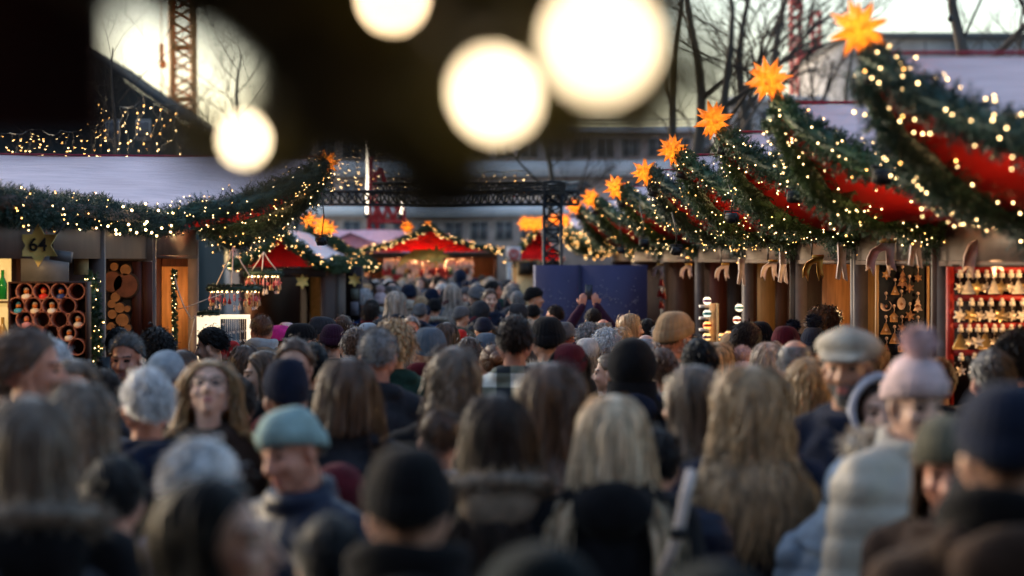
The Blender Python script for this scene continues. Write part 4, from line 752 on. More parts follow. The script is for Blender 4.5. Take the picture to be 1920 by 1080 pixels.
for px, d, r, yt, lean, sd_, lb in [(1322, 64, .30, -170, -.02, 3, 'bare tree leaning out over the third orange star'), (1372, 60, .24, -150, -.03, 5, 'bare tree with a forked grey trunk, tallest near the red masts'), (1404, 66, .27, -170, .005, 8, 'straight pale-barked bare tree beside the second orange star'), (1452, 70, .30, -150, .035, 12, 'bare tree slanting towards the red crane masts'),
                              (1808, 46, .30, -260, .01, 21, 'thick dark bare trunk over the nearest pink stall roof'), (1925, 62, .2, -60, -.02, 23, 'thin bare tree past the thick dark trunk'), (1265, 78, .28, -120, .015, 31, 'bare tree half lost behind the big glowing bulb'), (212, 40, .13, 30, .02, 41, 'twisted dark bare tree beside the slate gable'), (470, 56, .22, 40, -.03, 43, 'dense bare treetop just past the orange crane tower'), (398, 70, .18, 120, .0, 47, 'low bare tree at the foot of the orange crane tower'), (1040, 80, .22, 150, -.02, 51, 'slender bare tree above the truss tower'), (1590, 74, .2, 0, .02, 55, 'thin bare tree screened by the nearest orange star')]:
    bare_tree(px, d, r * .68 if px > 600 else r * .6, yt + (0 if px > 600 else 60), lb, lean, sd_, limbs=8 if px > 600 else 16)
ln_ = empty('lane_camera', W(1782, 35, 40), 'small dark ball lamp hanging against the pale sky', 'lamp'); part('ball', MB().ell((0, 0, 0), (.05, .05, .06), 12, 8), BLACK, ln_, True); part('cable', MB().bar((0, 0, .05), (0, 0, 1.4), .006), BLACK, ln_); part('collar', MB().lathe([(.02, .05), (.02, .09), (.001, .09)], k=8), BLACK, ln_)

# ------------------------------------------------------------------ the near stall edge overhead: board, branch, fir sprays and party bulbs
MAR = mat('maroon_board', (.045, .010, .010), .6, .2, 4)
nb2 = empty('near_stall_corner', (-.62, 1.6, 0), 'dark maroon corner board of a nearby stall roof, close overhead', 'stall roof'); o = np.array(nb2.location)
part('board', MB().box2(W(205, 268, 1.6) * (1, 0, 1) + (0, 1.6, 0) - o, np.array((-.43, 1.64, 2.40)) - o).box2(np.array((-.37, 1.605, 2.402)) - o, np.array((-.33, 1.635, 2.895)) - o), MAR, nb2)
part('rafter', MB().box(W(300, -55, 1.55) - o, (.50, .03, .05), rot('Y', 16)), MAR, nb2)
def near_fir(pts, rad, label, tw=1300, parent=None):
    P = np.array([W(p[0], p[1], p[2] * .88) for p in pts]); rad = np.array(rad) * .95; root = empty('fir_branch', P[0], label, 'fir branch', 'dark fir branches close overhead'); Q = P - P[0]
    part('needles', fir(Q, rad, tw, 34, .018, .0022), mat('shade_toned_fir', (.022, .018, .009), .6, .3, 6, col2=(.07, .058, .022), island=.5), root); part('twig', MB().tube(Q, np.array(rad) * .25, 6), BARK, root); return root  # needle colour darkened to brown-black, overhead shade put into the base colour
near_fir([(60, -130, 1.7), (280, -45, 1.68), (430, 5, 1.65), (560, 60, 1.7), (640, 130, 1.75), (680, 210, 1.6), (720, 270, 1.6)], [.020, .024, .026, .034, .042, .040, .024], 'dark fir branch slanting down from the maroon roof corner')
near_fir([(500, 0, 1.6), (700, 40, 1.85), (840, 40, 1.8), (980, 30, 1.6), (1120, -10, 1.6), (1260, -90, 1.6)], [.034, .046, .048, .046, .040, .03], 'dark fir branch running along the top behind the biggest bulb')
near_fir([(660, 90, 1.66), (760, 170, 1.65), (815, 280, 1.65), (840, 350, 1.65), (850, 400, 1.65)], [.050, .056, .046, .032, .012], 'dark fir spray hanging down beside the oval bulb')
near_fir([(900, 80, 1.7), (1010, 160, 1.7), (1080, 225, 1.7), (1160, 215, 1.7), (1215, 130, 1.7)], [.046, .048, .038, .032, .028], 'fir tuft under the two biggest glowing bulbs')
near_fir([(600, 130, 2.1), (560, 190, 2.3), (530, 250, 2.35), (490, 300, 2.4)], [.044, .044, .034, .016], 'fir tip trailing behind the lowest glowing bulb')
PB = glow('party_bulb', (1, .76, .46), 7.5)
for px, py, d, r, tilt, lb in [(1126, 76, .843, .0054, 0, 'biggest out-of-focus glowing bulb, topmost of the trio near the middle'), (928, 176, 1.10, .0060, -25, 'tilted oval glowing bulb below the biggest one'), (458, 262, 1.71, .0050, 0, 'glowing bulb over the pale kiosk-side roof'), (736, -6, 1.34, .0042, 0, 'dimmer glowing bulb cut by the top edge')]:
    root = empty('party_bulb', W(px, py, d), lb, 'bulb', 'party light bulbs strung on the fir'); 
    part('glass', MB().lathe([(.0005, -1.35), (.5, -1.2), (.9, -.6), (1.0, 0), (.85, .6), (.5, 1.1), (.38, 1.3)], k=18), PB if px != 736 else glow('party_bulb_dim', (1, .70, .40), 12), root, True)
    part('socket', MB().lathe([(.45, 1.25), (.5, 1.3), (.5, 2.4), (.001, 2.5)], k=10), BLACK, root); root.scale = (r, r, r); root.rotation_euler = (0, R(tilt), 0)
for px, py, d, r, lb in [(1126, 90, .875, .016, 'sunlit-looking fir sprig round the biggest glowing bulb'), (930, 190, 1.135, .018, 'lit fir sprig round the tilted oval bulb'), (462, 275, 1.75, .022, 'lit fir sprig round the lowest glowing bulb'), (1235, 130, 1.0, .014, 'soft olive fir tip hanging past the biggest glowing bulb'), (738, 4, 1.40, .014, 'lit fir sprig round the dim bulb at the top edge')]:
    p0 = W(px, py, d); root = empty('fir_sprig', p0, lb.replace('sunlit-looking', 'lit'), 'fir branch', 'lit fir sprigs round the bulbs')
    part('needles', fir(np.array([(-.035, .004, .012), (-.01, .006, -.006), (.012, .006, -.008), (.035, .004, .01)]) * (d / 1.1), r, 1500, 20, .014, .0014, .15), mat('glow_toned_fir', (.10, .085, .02), .5, .3, 6, island=.5), root); part('twig', MB().tube(np.array([(-.04, .004, .016), (-.01, .008, -.004), (.012, .008, -.006), (.04, .004, .014)]) * (d / 1.1), .0016, 5), BARK, root)  # needle colour brightened to gold, the bulbs' glow put into the base colour
bc = MB().tube([W(300, -40, 1.7), W(458, 230, 1.71), W(600, 60, 1.8), W(736, -40, 1.34), W(850, 60, 1.3), W(905, 120, 1.10), W(1020, 0, .95), W(1126, -10, .843), W(1250, -120, .85)], .0022, 5)
tag(part('bulb_cable', bc, BLACK, None), 'black cable linking the glowing bulbs through the fir', 'cable')

# viewpoint stall, unseen roof widened for shade; church front invented to block rear sky
ns2 = empty('near_shade_stall', (0, -.6, 0), 'unseen stall at the viewpoint, its flat roof widened to shade the near crowd', 'market stall'); o = np.array((0, -.6, 0))
part('roof_slab', MB().box2(np.array((-4.2, -2.6, 2.9)) - o, np.array((4.0, 3.7, 2.98)) - o), MAR, ns2); part('back_wall', MB().box2(np.array((-4.2, -2.62, 0)) - o, np.array((4.0, -2.56, 2.895)) - o), BROWN, ns2)
part('post', MB().box2(np.array((3.8, 3.5, 0)) - o, np.array((3.9, 3.6, 2.895)) - o), BROWN, ns2)
ch = empty('added_church_front', (0, -22, 0), 'unseen dark church front added behind the viewpoint to block the sky', 'church'); STN = mat('dark_stone', (.10, .09, .085), .9, .3, .6, .4, 3)
part('wall', MB().prism([(-34, 0), (34, 0), (34, 17), (14, 20), (0, 30), (-14, 20), (-34, 17)], (0, 0, 0), (1, 0, 0), (0, 0, 1), 3), STN, ch)
for x in (-24, -12, 12, 24): part('buttress', MB().box((x, 2.2, 9), (2.2, 1.4, 18)), STN, ch)
for x in (-18, 0, 18): f = part('window', MB().prism([(-3, 8), (3, 8), (3, 14), (0, 18), (-3, 14)], (x, 1.6, 0), (1, 0, 0), (0, 0, 1), .15), BRICK, ch); part('pane', MB().prism([(-2.5, 8.5), (2.5, 8.5), (2.5, 13.8), (0, 17), (-2.5, 13.8)], (x, 1.72, 0), (1, 0, 0), (0, 0, 1), .05), GLASS, f)
# ------------------------------------------------------------------ people: bodies, clothes, hair, hats
HC = np.array((0, -.012, 1.655)); HR = np.array((.080, .100, .099)); PIV = np.array((0, -.012, 1.50))
def headM(yaw, pitch, roll=0): return rot('Z', yaw) @ rot('X', pitch) @ rot('Y', roll)
def arm_pts(arms):
    sh = {1: np.array((.185, -.01, 1.39)), -1: np.array((-.185, -.01, 1.39))}
    if arms == 'raise': return {s: (sh[s], np.array((s * .27, .20, 1.50)), np.array((s * .075, .30, 1.78)), np.array((-s * .1, .05, 1.0))) for s in (1, -1)}
    e = {s: (sh[s], np.array((s * .245, -.035, 1.10)), np.array((s * .235, .05, .86)), np.array((0, .12, -1.0))) for s in (1, -1)}
    if arms == 'face': e[1] = (sh[1], np.array((.25, .10, 1.13)), np.array((.10, .20, 1.43)), np.array((-.25, -.1, 1.0)))
    if arms == 'front':
        for s in (1, -1): e[s] = (sh[s], np.array((s * .25, .02, 1.11)), np.array((s * .10, .25, 1.10)), np.array((-s * .8, .5, .1)))
    return e
def hand(mb, wr, d, side, curl=.5):
    d = d / np.linalg.norm(d); up = np.array((0, 1.0, 0)) if abs(d[1]) < .8 else np.array((0, 0, 1.0)); l = np.cross(d, up); l /= np.linalg.norm(l); n = np.cross(l, d)
    k = wr + d * .085
    for j, (off, fl) in enumerate(((-.033, .068), (-.011, .080), (.011, .075), (.032, .058))):
        b = k + l * off - d * .004 * (j - 1.5) ** 2; mb.cap(wr + l * off * .5, b, .015, .0125, 8); m = b + (d * (1 - curl * .4) + n * curl * .6) * fl * .52; mb.cap(b, m, .0105, .0095, 8); mb.cap(m, m + (d * (1 - curl) + n * curl) * fl * .5, .0095, .008, 8)
    t = wr + d * .025 - l * .03 * side; mb.cap(wr + d * .01 - l * .012 * side, t, .017, .015, 8); m = t + (d * .6 - l * .7 * side + n * .4) * .036; mb.cap(t, m, .0125, .011, 8); mb.cap(m, m + (d * .85 - l * .2 * side + n * .4) * .03, .011, .009, 8)
BODY = {}
SK0 = skinmat((.52, .31, .23)); EYE = mat('eye_dark', (.03, .02, .018), .3)
def body(yaw=0, pitch=0, roll=0, arms='down', fem=False):
    key = (yaw, pitch, roll, arms, fem)
    if key in BODY: return BODY[key]
    M = headM(yaw, pitch, roll); h = MB()
    h.ell((0, -.012, 1.657), (.074, .094, .092), 20, 14); h.ell((0, .03, 1.60), (.062, .064, .082), 18, 12); h.ell((0, .058, 1.533), (.030, .030, .022) if not fem else (.026, .028, .02))
    h.cap((0, .035, 1.535), (.052, -.01, 1.575), .022, .022); h.cap((0, .035, 1.535), (-.052, -.01, 1.575), .022, .022)
    h.cap((0, .092, 1.632), (0, .110, 1.592), .0085, .0145); h.ell((.012, .100, 1.588), (.011, .012, .009)); h.ell((-.012, .100, 1.588), (.011, .012, .009))
    for s in (1, -1):
        h.cap((s * .012, .088, 1.650), (s * .046, .070, 1.648), .0095, .0085); h.ell((s * .038, .066, 1.595), (.024, .024, .022)); h.ell((s * .031, .076, 1.628), (.0135, .012, .011)); h.ell((s * .077, -.008, 1.612), (.009, .019, .031), M=rot('Z', -s * 22))
    h.ell((0, .088, 1.560), (.022, .0105, .0065)); h.ell((0, .086, 1.550), (.019, .0105, .0065))
    V, F = h.arrays(); V = (V - PIV) @ M.T + PIV; mb = MB(); mb.add(V, [f for f in F if f.shape[1] == 4][0], T=np.concatenate([f for f in F if f.shape[1] == 3]))
    for f in F:
        if f.shape[1] > 4: mb.P.append(f)
    k = .88 if fem else 1
    mb.cap((0, -.015, 1.40), (0, -.006, 1.56), .060 * k, .052 * k); mb.cap((-.165, -.012, 1.395), (.165, -.012, 1.395), .055, .055); mb.cap((0, -.02, 1.44), (.12, -.012, 1.40), .055, .05); mb.cap((0, -.02, 1.44), (-.12, -.012, 1.40), .055, .05)
    mb.ell((0, 0, 1.27), (.165 * (k + .04), .108, .19)); mb.ell((0, 0, 1.07), (.140 * k, .100, .17)); mb.ell((0, -.005, .94), (.165, .118, .13))
    for s, (a, e, w_, d_) in arm_pts(arms).items():
        mb.cap(a, e, .052 * k, .040); mb.cap(e, w_, .040, .027); hand(mb, w_, d_, s)
    for s in (1, -1): mb.cap((s * .088, 0, .92), (s * .094, .012, .50), .082, .054); mb.cap((s * .094, .012, .50), (s * .1, -.01, .09), .054, .038); mb.ell((s * .105, .05, .045), (.042, .12, .042))
    V, Q, N = remesh(mb, .0085, 1, .4)
    C = ((V[Q].mean(1)) - PIV) @ M + PIV; x, y, z = np.abs(C[:, 0]), C[:, 1], C[:, 2]; mi = np.zeros(len(Q), int)
    mi[(z < 1.575) & (z > 1.49) & (y > .0) & (y + (z - 1.5) * .6 > .04) & (np.abs(C[:, 0]) < .075)] = 4
    mi[(x < .022) & (z > 1.546) & (z < 1.567) & (y > .085)] = 1
    mi[(((x - .031) / .015) ** 2 + ((z - 1.629) / .0085) ** 2 < 1) & (y > .05)] = 2
    mi[(x > .012) & (x < .05) & (z > 1.645) & (z < 1.656) & (y > .05)] = 3
    me = to_mesh('body', V, [Q], [SK0] * 5, mi, True); BODY[key] = me; return me
CLOTH = {}
def coat(kind='wool', arms='down', k=1.0):
    key = (kind, arms, k)
    if key in CLOTH: return CLOTH[key]
    f = (1.12 if kind == 'puffer' else 1.0) * k; mb = MB()
    mb.ell((0, -.005, 1.25), (.205 * f, .150 * f, .235)); mb.cap((-.170, -.015, 1.388), (.170, -.015, 1.388), .072 * f, .072 * f); mb.cap((0, -.02, 1.445), (.14, -.015, 1.405), .075, .068 * f); mb.cap((0, -.02, 1.445), (-.14, -.015, 1.405), .075, .068 * f)
    mb.ell((0, 0, 1.02), (.200 * f, .155 * f, .24)); mb.ell((0, 0, .84), (.222 * f, .170 * f, .22))
    for s, (a, e, w_, d_) in arm_pts(arms).items(): mb.cap(a + (s * .012, 0, -.01), e, .072 * f, .060 * f); mb.cap(e, w_ - (w_ - e) * .04, .062 * f, .047 * f)
    an = np.linspace(0, 2 * np.pi, 17); cz = 1.475 if kind != 'puffer' else 1.495
    mb.tube([(math.cos(t) * .082, -.012 + math.sin(t) * .080 + .01, cz - .022 * math.sin(t)) for t in an], .026 if kind != 'puffer' else .036, 8, caps=False)
    if kind == 'hood': mb.ell((0, -.13, 1.425), (.125, .062, .085)); mb.cap((-.10, -.05, 1.465), (.10, -.05, 1.465), .045, .045); mb.cap((-.11, -.06, 1.46), (-.07, .05, 1.43), .04, .03); mb.cap((.11, -.06, 1.46), (.07, .05, 1.43), .04, .03)
    if kind == 'wool': mb.cap((-.09, -.03, 1.485), (-.07, .10, 1.38), .022, .018); mb.cap((.09, -.03, 1.485), (.07, .10, 1.38), .022, .018); mb.cap((-.08, -.075, 1.475), (.08, -.075, 1.475), .03, .03)
    V, Q, N = remesh(mb, .015, 2, .5); D = np.empty(len(V))
    for i, p in enumerate(V):
        n1 = mnoise.noise((p[0] * 7, p[1] * 7, p[2] * 4 + len(kind) * 3)); n2 = mnoise.noise((p[0] * 18, p[1] * 18, p[2] * 9))
        D[i] = .010 * n1 + .005 * n2
        if kind == 'puffer': D[i] += .011 * abs(math.sin(math.pi * (p[2] + .01 * n1) / .095)) ** .6 - .008
    V = V + N * D[:, None]; me = to_mesh('coat', V, [Q], [BLACK], None, True); CLOTH[key] = me; return me
def trousers():
    if 'tr' in CLOTH: return CLOTH['tr'], CLOTH['sh']
    mb = MB(); mb.ell((0, 0, .9), (.18, .135, .15))
    for s in (1, -1): mb.cap((s * .09, 0, .88), (s * .096, .01, .5), .1, .075); mb.cap((s * .096, .01, .5), (s * .1, -.01, .10), .075, .066)
    V, Q, N = remesh(mb, .02, 2); CLOTH['tr'] = to_mesh('trousers', V, [Q], [BLACK], None, True); mb = MB()
    for s in (1, -1): mb.ell((s * .107, .055, .052), (.052, .145, .052)); mb.cap((s * .1, -.01, .07), (s * .1, -.01, .15), .056, .056); mb.box((s * .107, .05, .012), (.09, .26, .024))
    V, Q, N = remesh(mb, .016, 1); CLOTH['sh'] = to_mesh('shoes', V, [Q], [BLACK], None, True); return CLOTH['tr'], CLOTH['sh']
# --- hair
def hairline(az):       # lowest elevation of hair (sin), az 0 = face front
    a = abs(az); return np.interp(a, [0, .55, .95, 1.25, 1.6, 2.2, 3.15], [.55, .50, .30, -.02, -.02, -.50, -.62])
HAIR = {}
def hair(style, seed=1):
    key = (style, seed)
    if key in HAIR: return HAIR[key]
    rg = np.random.default_rng(seed * 17 + sum(map(ord, style))); mb = MB()
    long = style in ('long', 'longwavy', 'bob', 'wavybob', 'halflong')
    # scalp cap
    nu, nv = 40, 14; V = []; off = {'crop': 1.035, 'balding': 1.03, 'short': 1.08, 'curly': 1.13, 'mop': 1.13}.get(style, 1.085); wv = .03 if style in ('curly', 'mop', 'longwavy', 'wavybob') else .012
    for j in range(nv + 1):
        for i in range(nu):
            az = 2 * math.pi * i / nu - math.pi; e0 = math.asin(hairline(az)); t = j / nv; el = math.pi / 2 * (1 - t) + e0 * t
            if style == 'balding': el = min(el, .70); el = .70 * (1 - t) + min(e0, .6) * t
            u = np.array((math.sin(az) * math.cos(el), math.cos(az) * math.cos(el), math.sin(el))); k = off - (.06 if t > .95 else 0) + wv * mnoise.noise(tuple(u * 3.5 + seed)); V.append(HC + HR * u * k)
    mb.add(V, [(j * nu + i, (j + 1) * nu + i, (j + 1) * nu + (i + 1) % nu, j * nu + (i + 1) % nu) for j in range(nv) for i in range(nu)])
    N = {'crop': 1400, 'balding': 700, 'short': 1700, 'curly': 1500, 'mop': 1500, 'bun': 900, 'pony': 1000, 'bob': 1700, 'wavybob': 1700, 'long': 2100, 'longwavy': 2300, 'halflong': 1900}[style]
    U = rg.normal(size=(N * 5, 3)); U /= np.linalg.norm(U, axis=1)[:, None]; az = np.arctan2(U[:, 0], U[:, 1]); ok = U[:, 2] > hairline(az) + .02
    if style == 'balding': ok &= U[:, 2] < .62
    U = U[ok][:N]; n = len(U); az = np.arctan2(U[:, 0], U[:, 1]); P = HC + HR * U * 1.02
    Lm = {'crop': .022, 'balding': .02, 'short': .045, 'curly': .06, 'mop': .075, 'bun': .10, 'pony': .12, 'bob': .26, 'wavybob': .27, 'long': .56, 'longwavy': .58, 'halflong': .40}[style]
    ln = Lm * rg.uniform(.75, 1.08, n); m = {'crop': 2, 'balding': 2, 'short': 4, 'curly': 6, 'mop': 6}.get(style, 16 if long else 7); pts = [P.copy()]
    out0 = U.copy(); part_x = rg.normal() * .015 if long else 0; clump = rg.normal(size=(n, 3)) * .3; ph = rg.uniform(0, 6.28, n); side = np.sign(U[:, 0] - part_x); side[side == 0] = 1; lob = np.array([mnoise.noise((math.cos(t) * 3.2, math.sin(t) * 3.2, seed * 5.1)) for t in az]) * (1.0 if long else .3); fly = rg.random(n) * .8 + (rg.random(n) < .10) * rg.exponential(1.6, n); wob = rg.normal(size=(n, 3)); lock = np.stack([np.interp(az, np.linspace(-3.2, 3.2, 40), rg.normal(size=40)) for _ in range(3)], 1)
    for k in range(m):
        q = (P - HC) / (HR * 1.06); r = np.linalg.norm(q, axis=1); nn = q / HR; nn /= np.linalg.norm(nn, axis=1)[:, None]
        if style in ('crop', 'balding'): v = nn * .75 + np.array((0, -.2, -.45)) + clump * .6
        elif style == 'short': v = nn * .14 + np.array((0, -.55, -.5)) * 1.0 + clump * .32
        elif style in ('curly', 'mop'): v = nn * .42 + np.array((0, -.25, -.6)) + clump * .5 + .32 * np.stack((np.sin(ph + k * 1.9), np.cos(ph * 2 + k * 1.7), np.sin(ph * 3 + k * 1.4)), 1)
        elif style in ('bun', 'pony'): v = (HC + (0, -.13, .02 if style == 'bun' else .0)) - P; v /= np.linalg.norm(v, axis=1)[:, None]; v = v - nn * np.sum(v * nn, 1)[:, None] * .95 + clump * .12
        else:
            top = np.clip(nn[:, 2], 0, 1)[:, None]; frnt = (P[:, 1] > .02)[:, None] * 1.0
            v = np.array((0, 0, -1.0)) * (1 - .35 * top) + np.stack((side * .95, -.25 - .5 * (U[:, 1] > .2), 0 * side), 1) * top + np.stack((side * .35, -.5 + 0 * side, 0 * side), 1) * frnt * (P[:, 2] > 1.6)[:, None] + clump * .10
            tn = np.sum(v * nn, 1)[:, None]; v = np.where((r < 1.15)[:, None] & (tn < 0), v - nn * tn, v)
            v += (P[:, 2] < 1.6)[:, None] * np.stack((np.sin(az), -.3 + 0 * az, 0 * az), 1) * .16
            P[:, 0] *= np.where(P[:, 2] < 1.46, .968, 1.0)
            v += lock * .16 * math.sin(k * .55 + seed) + wob * .05 * math.sin(k * .8 + 1)
            if 'wavy' in style: v += .30 * np.stack((np.sin(ph + k * 1.1), np.cos(ph + k * 1.1), 0 * ph), 1)
        v /= np.linalg.norm(v, axis=1)[:, None] + 1e-9; P = P + v * (ln / m)[:, None]
        q = (P - HC) / (HR * (1.05 + .05 * fly + .11 * lob)[:, None]); r = np.linalg.norm(q, axis=1); ins = r < 1; P[ins] = HC + (P[ins] - HC) / r[ins][:, None]
        if long:
            TC = np.array((0, -.01, 1.27)); TRr = np.array((.24, .178, .225)) * (1.0 + .05 * rg.random((n, 1)) + .10 * lob[:, None]); q = (P - TC) / TRr; r = np.linalg.norm(q, axis=1); ins = (r < 1) & (P[:, 2] < 1.49); P[ins] = TC + (P[ins] - TC) / r[ins][:, None]
            fr = (P[:, 1] > .03) & (np.abs(P[:, 0]) < .070) & (P[:, 2] < 1.68); P[fr, 0] = side[fr] * .072
            cyl = (np.hypot(P[:, 0], P[:, 1] + .01) < .075) & (P[:, 2] < 1.58) & (P[:, 2] > 1.42); h_ = np.hypot(P[cyl, 0], P[cyl, 1] + .01)[:, None] + 1e-6; P[cyl, :2] = P[cyl, :2] / h_ * .08
            if style == "long" and seed == 2: lim = (np.abs(P[:, 0]) < .10 + .04 * lob) & (P[:, 2] < 1.50) & (P[:, 1] < 0); P[lim] = pts[-1][lim] + (P[lim] - pts[-1][lim]) * .05
        pts.append(P.copy())
    A = np.stack(pts, 1); W_ = {'crop': .0035, 'balding': .0035, 'short': .006, 'curly': .008, 'mop': .009}.get(style, .0052)
    T = np.gradient(A, axis=1); O = A - (HC + (0, .0, -.05)); O[..., 2] *= .4; S = np.cross(T, O); S /= np.linalg.norm(S, axis=2)[..., None] + 1e-9; tw = rg.normal(size=(n, 1, 3)) * .35; S = S + tw; S /= np.linalg.norm(S, axis=2)[..., None]
    wd = W_ * np.interp(np.linspace(0, 1, m + 1), [0, .15, .7, 1], [.5, 1, .9, .25])[None, :, None] * rg.uniform(.6, 1.3, (n, 1, 1))
    V = np.stack((A - S * wd / 2, A + S * wd / 2), 2).reshape(n, -1, 3); b = np.arange(m)[:, None] * 2 + np.array((0, 1, 3, 2)); Q = (np.arange(n)[:, None, None] * (2 * (m + 1)) + b[None]).reshape(-1, 4); mb.add(V.reshape(-1, 3), Q)
    if style == 'bun':
        c = HC + (0, -.125, .025)
        for t in range(3): mb.tube([c + (math.cos(a) * (.03 - .008 * t), -.012 * t, math.sin(a) * (.03 - .008 * t)) for a in np.linspace(0, 6.2, 16)], .018, 8)
    if style == 'pony':
        base = HC + (0, -.115, .0); n2 = 160; D = rg.normal(size=(n2, 3)) * .016; tt = np.linspace(0, 1, 9)[None, :, None]; A = base + D[:, None, :] * (1 + tt * 1.2) + np.concatenate((0 * tt, -.07 * np.sin(tt * 2.2), -.24 * tt ** 1.3), 2); S = np.cross(np.gradient(A, axis=1), np.array((0, -1.0, 0))) + .0001; S /= np.linalg.norm(S, axis=2)[..., None]; wd = .007
        V = np.stack((A - S * wd / 2, A + S * wd / 2), 2).reshape(n2, -1, 3); b = np.arange(8)[:, None] * 2 + np.array((0, 1, 3, 2)); mb.add(V.reshape(-1, 3), (np.arange(n2)[:, None, None] * 18 + b[None]).reshape(-1, 4))
    me = mb.mesh('hair', BLACK, True); HAIR[key] = me; return me
# --- hats
HAT = {}
def fuzz(mb, centre, r, n, ln, wd=.004, rg=None, path=None):
    rg = rg or np.random.default_rng(3); D = rg.normal(size=(n, 3)); D /= np.linalg.norm(D, axis=1)[:, None]
    c = np.array(centre) if path is None else path[rg.integers(0, len(path), n)] + rg.normal(size=(n, 3)) * .006
    a = c + D * r; e = c + D * (r + ln * rg.uniform(.6, 1.2, (n, 1))) + rg.normal(size=(n, 3)) * ln * .35; s = np.cross(D, rg.normal(size=(n, 3))); s /= np.linalg.norm(s, axis=1)[:, None]
    V = np.stack((a - s * wd / 2, a + s * wd / 2, e), 1).reshape(-1, 3); mb.add(V, (), np.arange(3 * n).reshape(-1, 3)); return mb
def beanie(kind='plain'):
    if kind in HAT: return HAT[kind]
    mb = MB(); ex = {'slouch': (1.06, 1.16, 1.02), 'tall': (1.0, 1.02, 1.22), 'earflap': (1.08, 1.08, 1.08), 'beret': (1.28, 1.25, .82)}.get(kind, (1, 1, 1)); Rr = np.array((.091, .111, .110)) * np.array(ex); nu, nv = 96, 14; V = []
    for j in range(nv + 1):
        for i in range(nu):
            a = 2 * math.pi * i / nu; t = j / nv; fr = math.sin(a)
            zr = 1.642 + .028 * fr
            if kind == 'earflap': zr = 1.635 + .035 * max(fr, 0) - .085 * math.exp(-((abs(math.cos(a)) - 1) / .22) ** 2) - .06 * max(-fr, 0)
            el = t * math.pi / 2; rb = 1 + .017 * math.cos(i * math.pi / 2); z0 = zr - HC[2]; zz = z0 + (Rr[2] - z0) * math.sin(el); rr = math.cos(el) ** .62; rim = .94 + .06 * min(1, t * 6)
            back = -.035 * t * t if kind == 'slouch' else (.0); x = Rr[0] * rr * math.cos(a) * rb * rim; y = Rr[1] * rr * math.sin(a) * rb * rim + back
            if kind == 'tall': y -= .05 * t * t
            n_ = .004 * mnoise.noise((x * 20, y * 20, zz * 20)); V.append(HC + (x * (1 + n_), y, zz))
    mb.add(V, [(j * nu + i, j * nu + (i + 1) % nu, (j + 1) * nu + (i + 1) % nu, (j + 1) * nu + i) for j in range(nv) for i in range(nu)])
    if kind in ('plain', 'pom'):      # turned-up cuff
        V = []
        for j, (k, dz) in enumerate(((1.0, -.004), (1.055, -.002), (1.065, .02), (1.06, .042), (1.0, .05))):
            for i in range(nu): a = 2 * math.pi * i / nu; rb = 1 + .017 * math.cos(i * math.pi / 2); V.append(HC + (Rr[0] * .985 * k * rb * math.cos(a), Rr[1] * .985 * k * rb * math.sin(a), 1.642 + .028 * math.sin(a) - HC[2] + dz))
        mb.add(V, [(j * nu + i, j * nu + (i + 1) % nu, (j + 1) * nu + (i + 1) % nu, (j + 1) * nu + i) for j in range(4) for i in range(nu)])
    me = mb.mesh('beanie', BLACK, True); HAT[kind] = me; return me
def pompom():
    if 'pp' not in HAT: m = fuzz(MB().ell((0, -.01, 1.805), (.042,) * 3, 12, 9), (0, -.01, 1.805), .038, 900, .022, .006); HAT['pp'] = m.mesh('pompom', BLACK)
    return HAT['pp']
def hood_up():
    if 'hood' in HAT: return HAT['hood']
    mb = MB(); nu, nv = 30, 14; c = np.array((0, -.015, 1.635)); V = []
    for j in range(nv + 1):
        th = R(62) + (math.pi - R(62)) * j / nv
        for i in range(nu):
            a = 2 * math.pi * i / nu; d_ = np.array((math.sin(th) * math.cos(a), math.cos(th), math.sin(th) * math.sin(a))); p = c + d_ * (.118, .138, .135) * (1 + .03 * mnoise.noise(tuple(d_ * 3)))
            if p[2] > 1.70 and d_[1] < -.2: p[1] -= .02 * (p[2] - 1.70) / .07
            V.append(p)
    mb.add(V, [(j * nu + i, j * nu + (i + 1) % nu, (j + 1) * nu + (i + 1) % nu, (j + 1) * nu + i) for j in range(nv) for i in range(nu)])
    mb.tube(V[:nu] + V[:1], .013, 7, caps=False); mb.lathe([(.115, 1.56), (.125, 1.50), (.17, 1.44), (.19, 1.41)], (0, -.03, 0), 24, 1, .85); HAT['hood'] = mb.mesh('hood', BLACK, True); return HAT['hood']
def fur_trim(up=False):
    k = 'fur%d' % up
    if k not in HAT:
        if up: path = np.array([(math.cos(a) * .112, .055, 1.635 + math.sin(a) * .128) for a in np.linspace(0, 6.28, 60)])
        else: path = np.array([(math.cos(a) * .145, -.085 + math.sin(a) * .085, 1.475 - .03 * math.sin(a)) for a in np.linspace(0, 6.28, 60)])
        m = MB().tube(path, .028, 7, caps=False); fuzz(m, None, .018, 2600, .035, .005, path=path); HAT[k] = m.mesh('fur_trim', BLACK)
    return HAT[k]
def scarf():
    if 'sc' not in HAT:
        mb = MB(); rg = random.Random(4)
        for q in range(3): mb.tube([(math.cos(a) * (.092 + .008 * q), -.005 + math.sin(a) * .092, 1.455 + .036 * q - .022 * math.sin(a) + .008 * math.sin(a * 3 + q)) for a in np.linspace(0, 6.28, 22)], .031, 8, caps=False)
        mb.tube([(.04, .10, 1.47), (.055, .155, 1.36), (.06, .165, 1.2)], [.03, .04, .04], 8); V, Q, N = remesh(mb, .012, 2); HAT['sc'] = to_mesh('scarf', V, [Q], [BLACK], None, True)
    return HAT['sc']
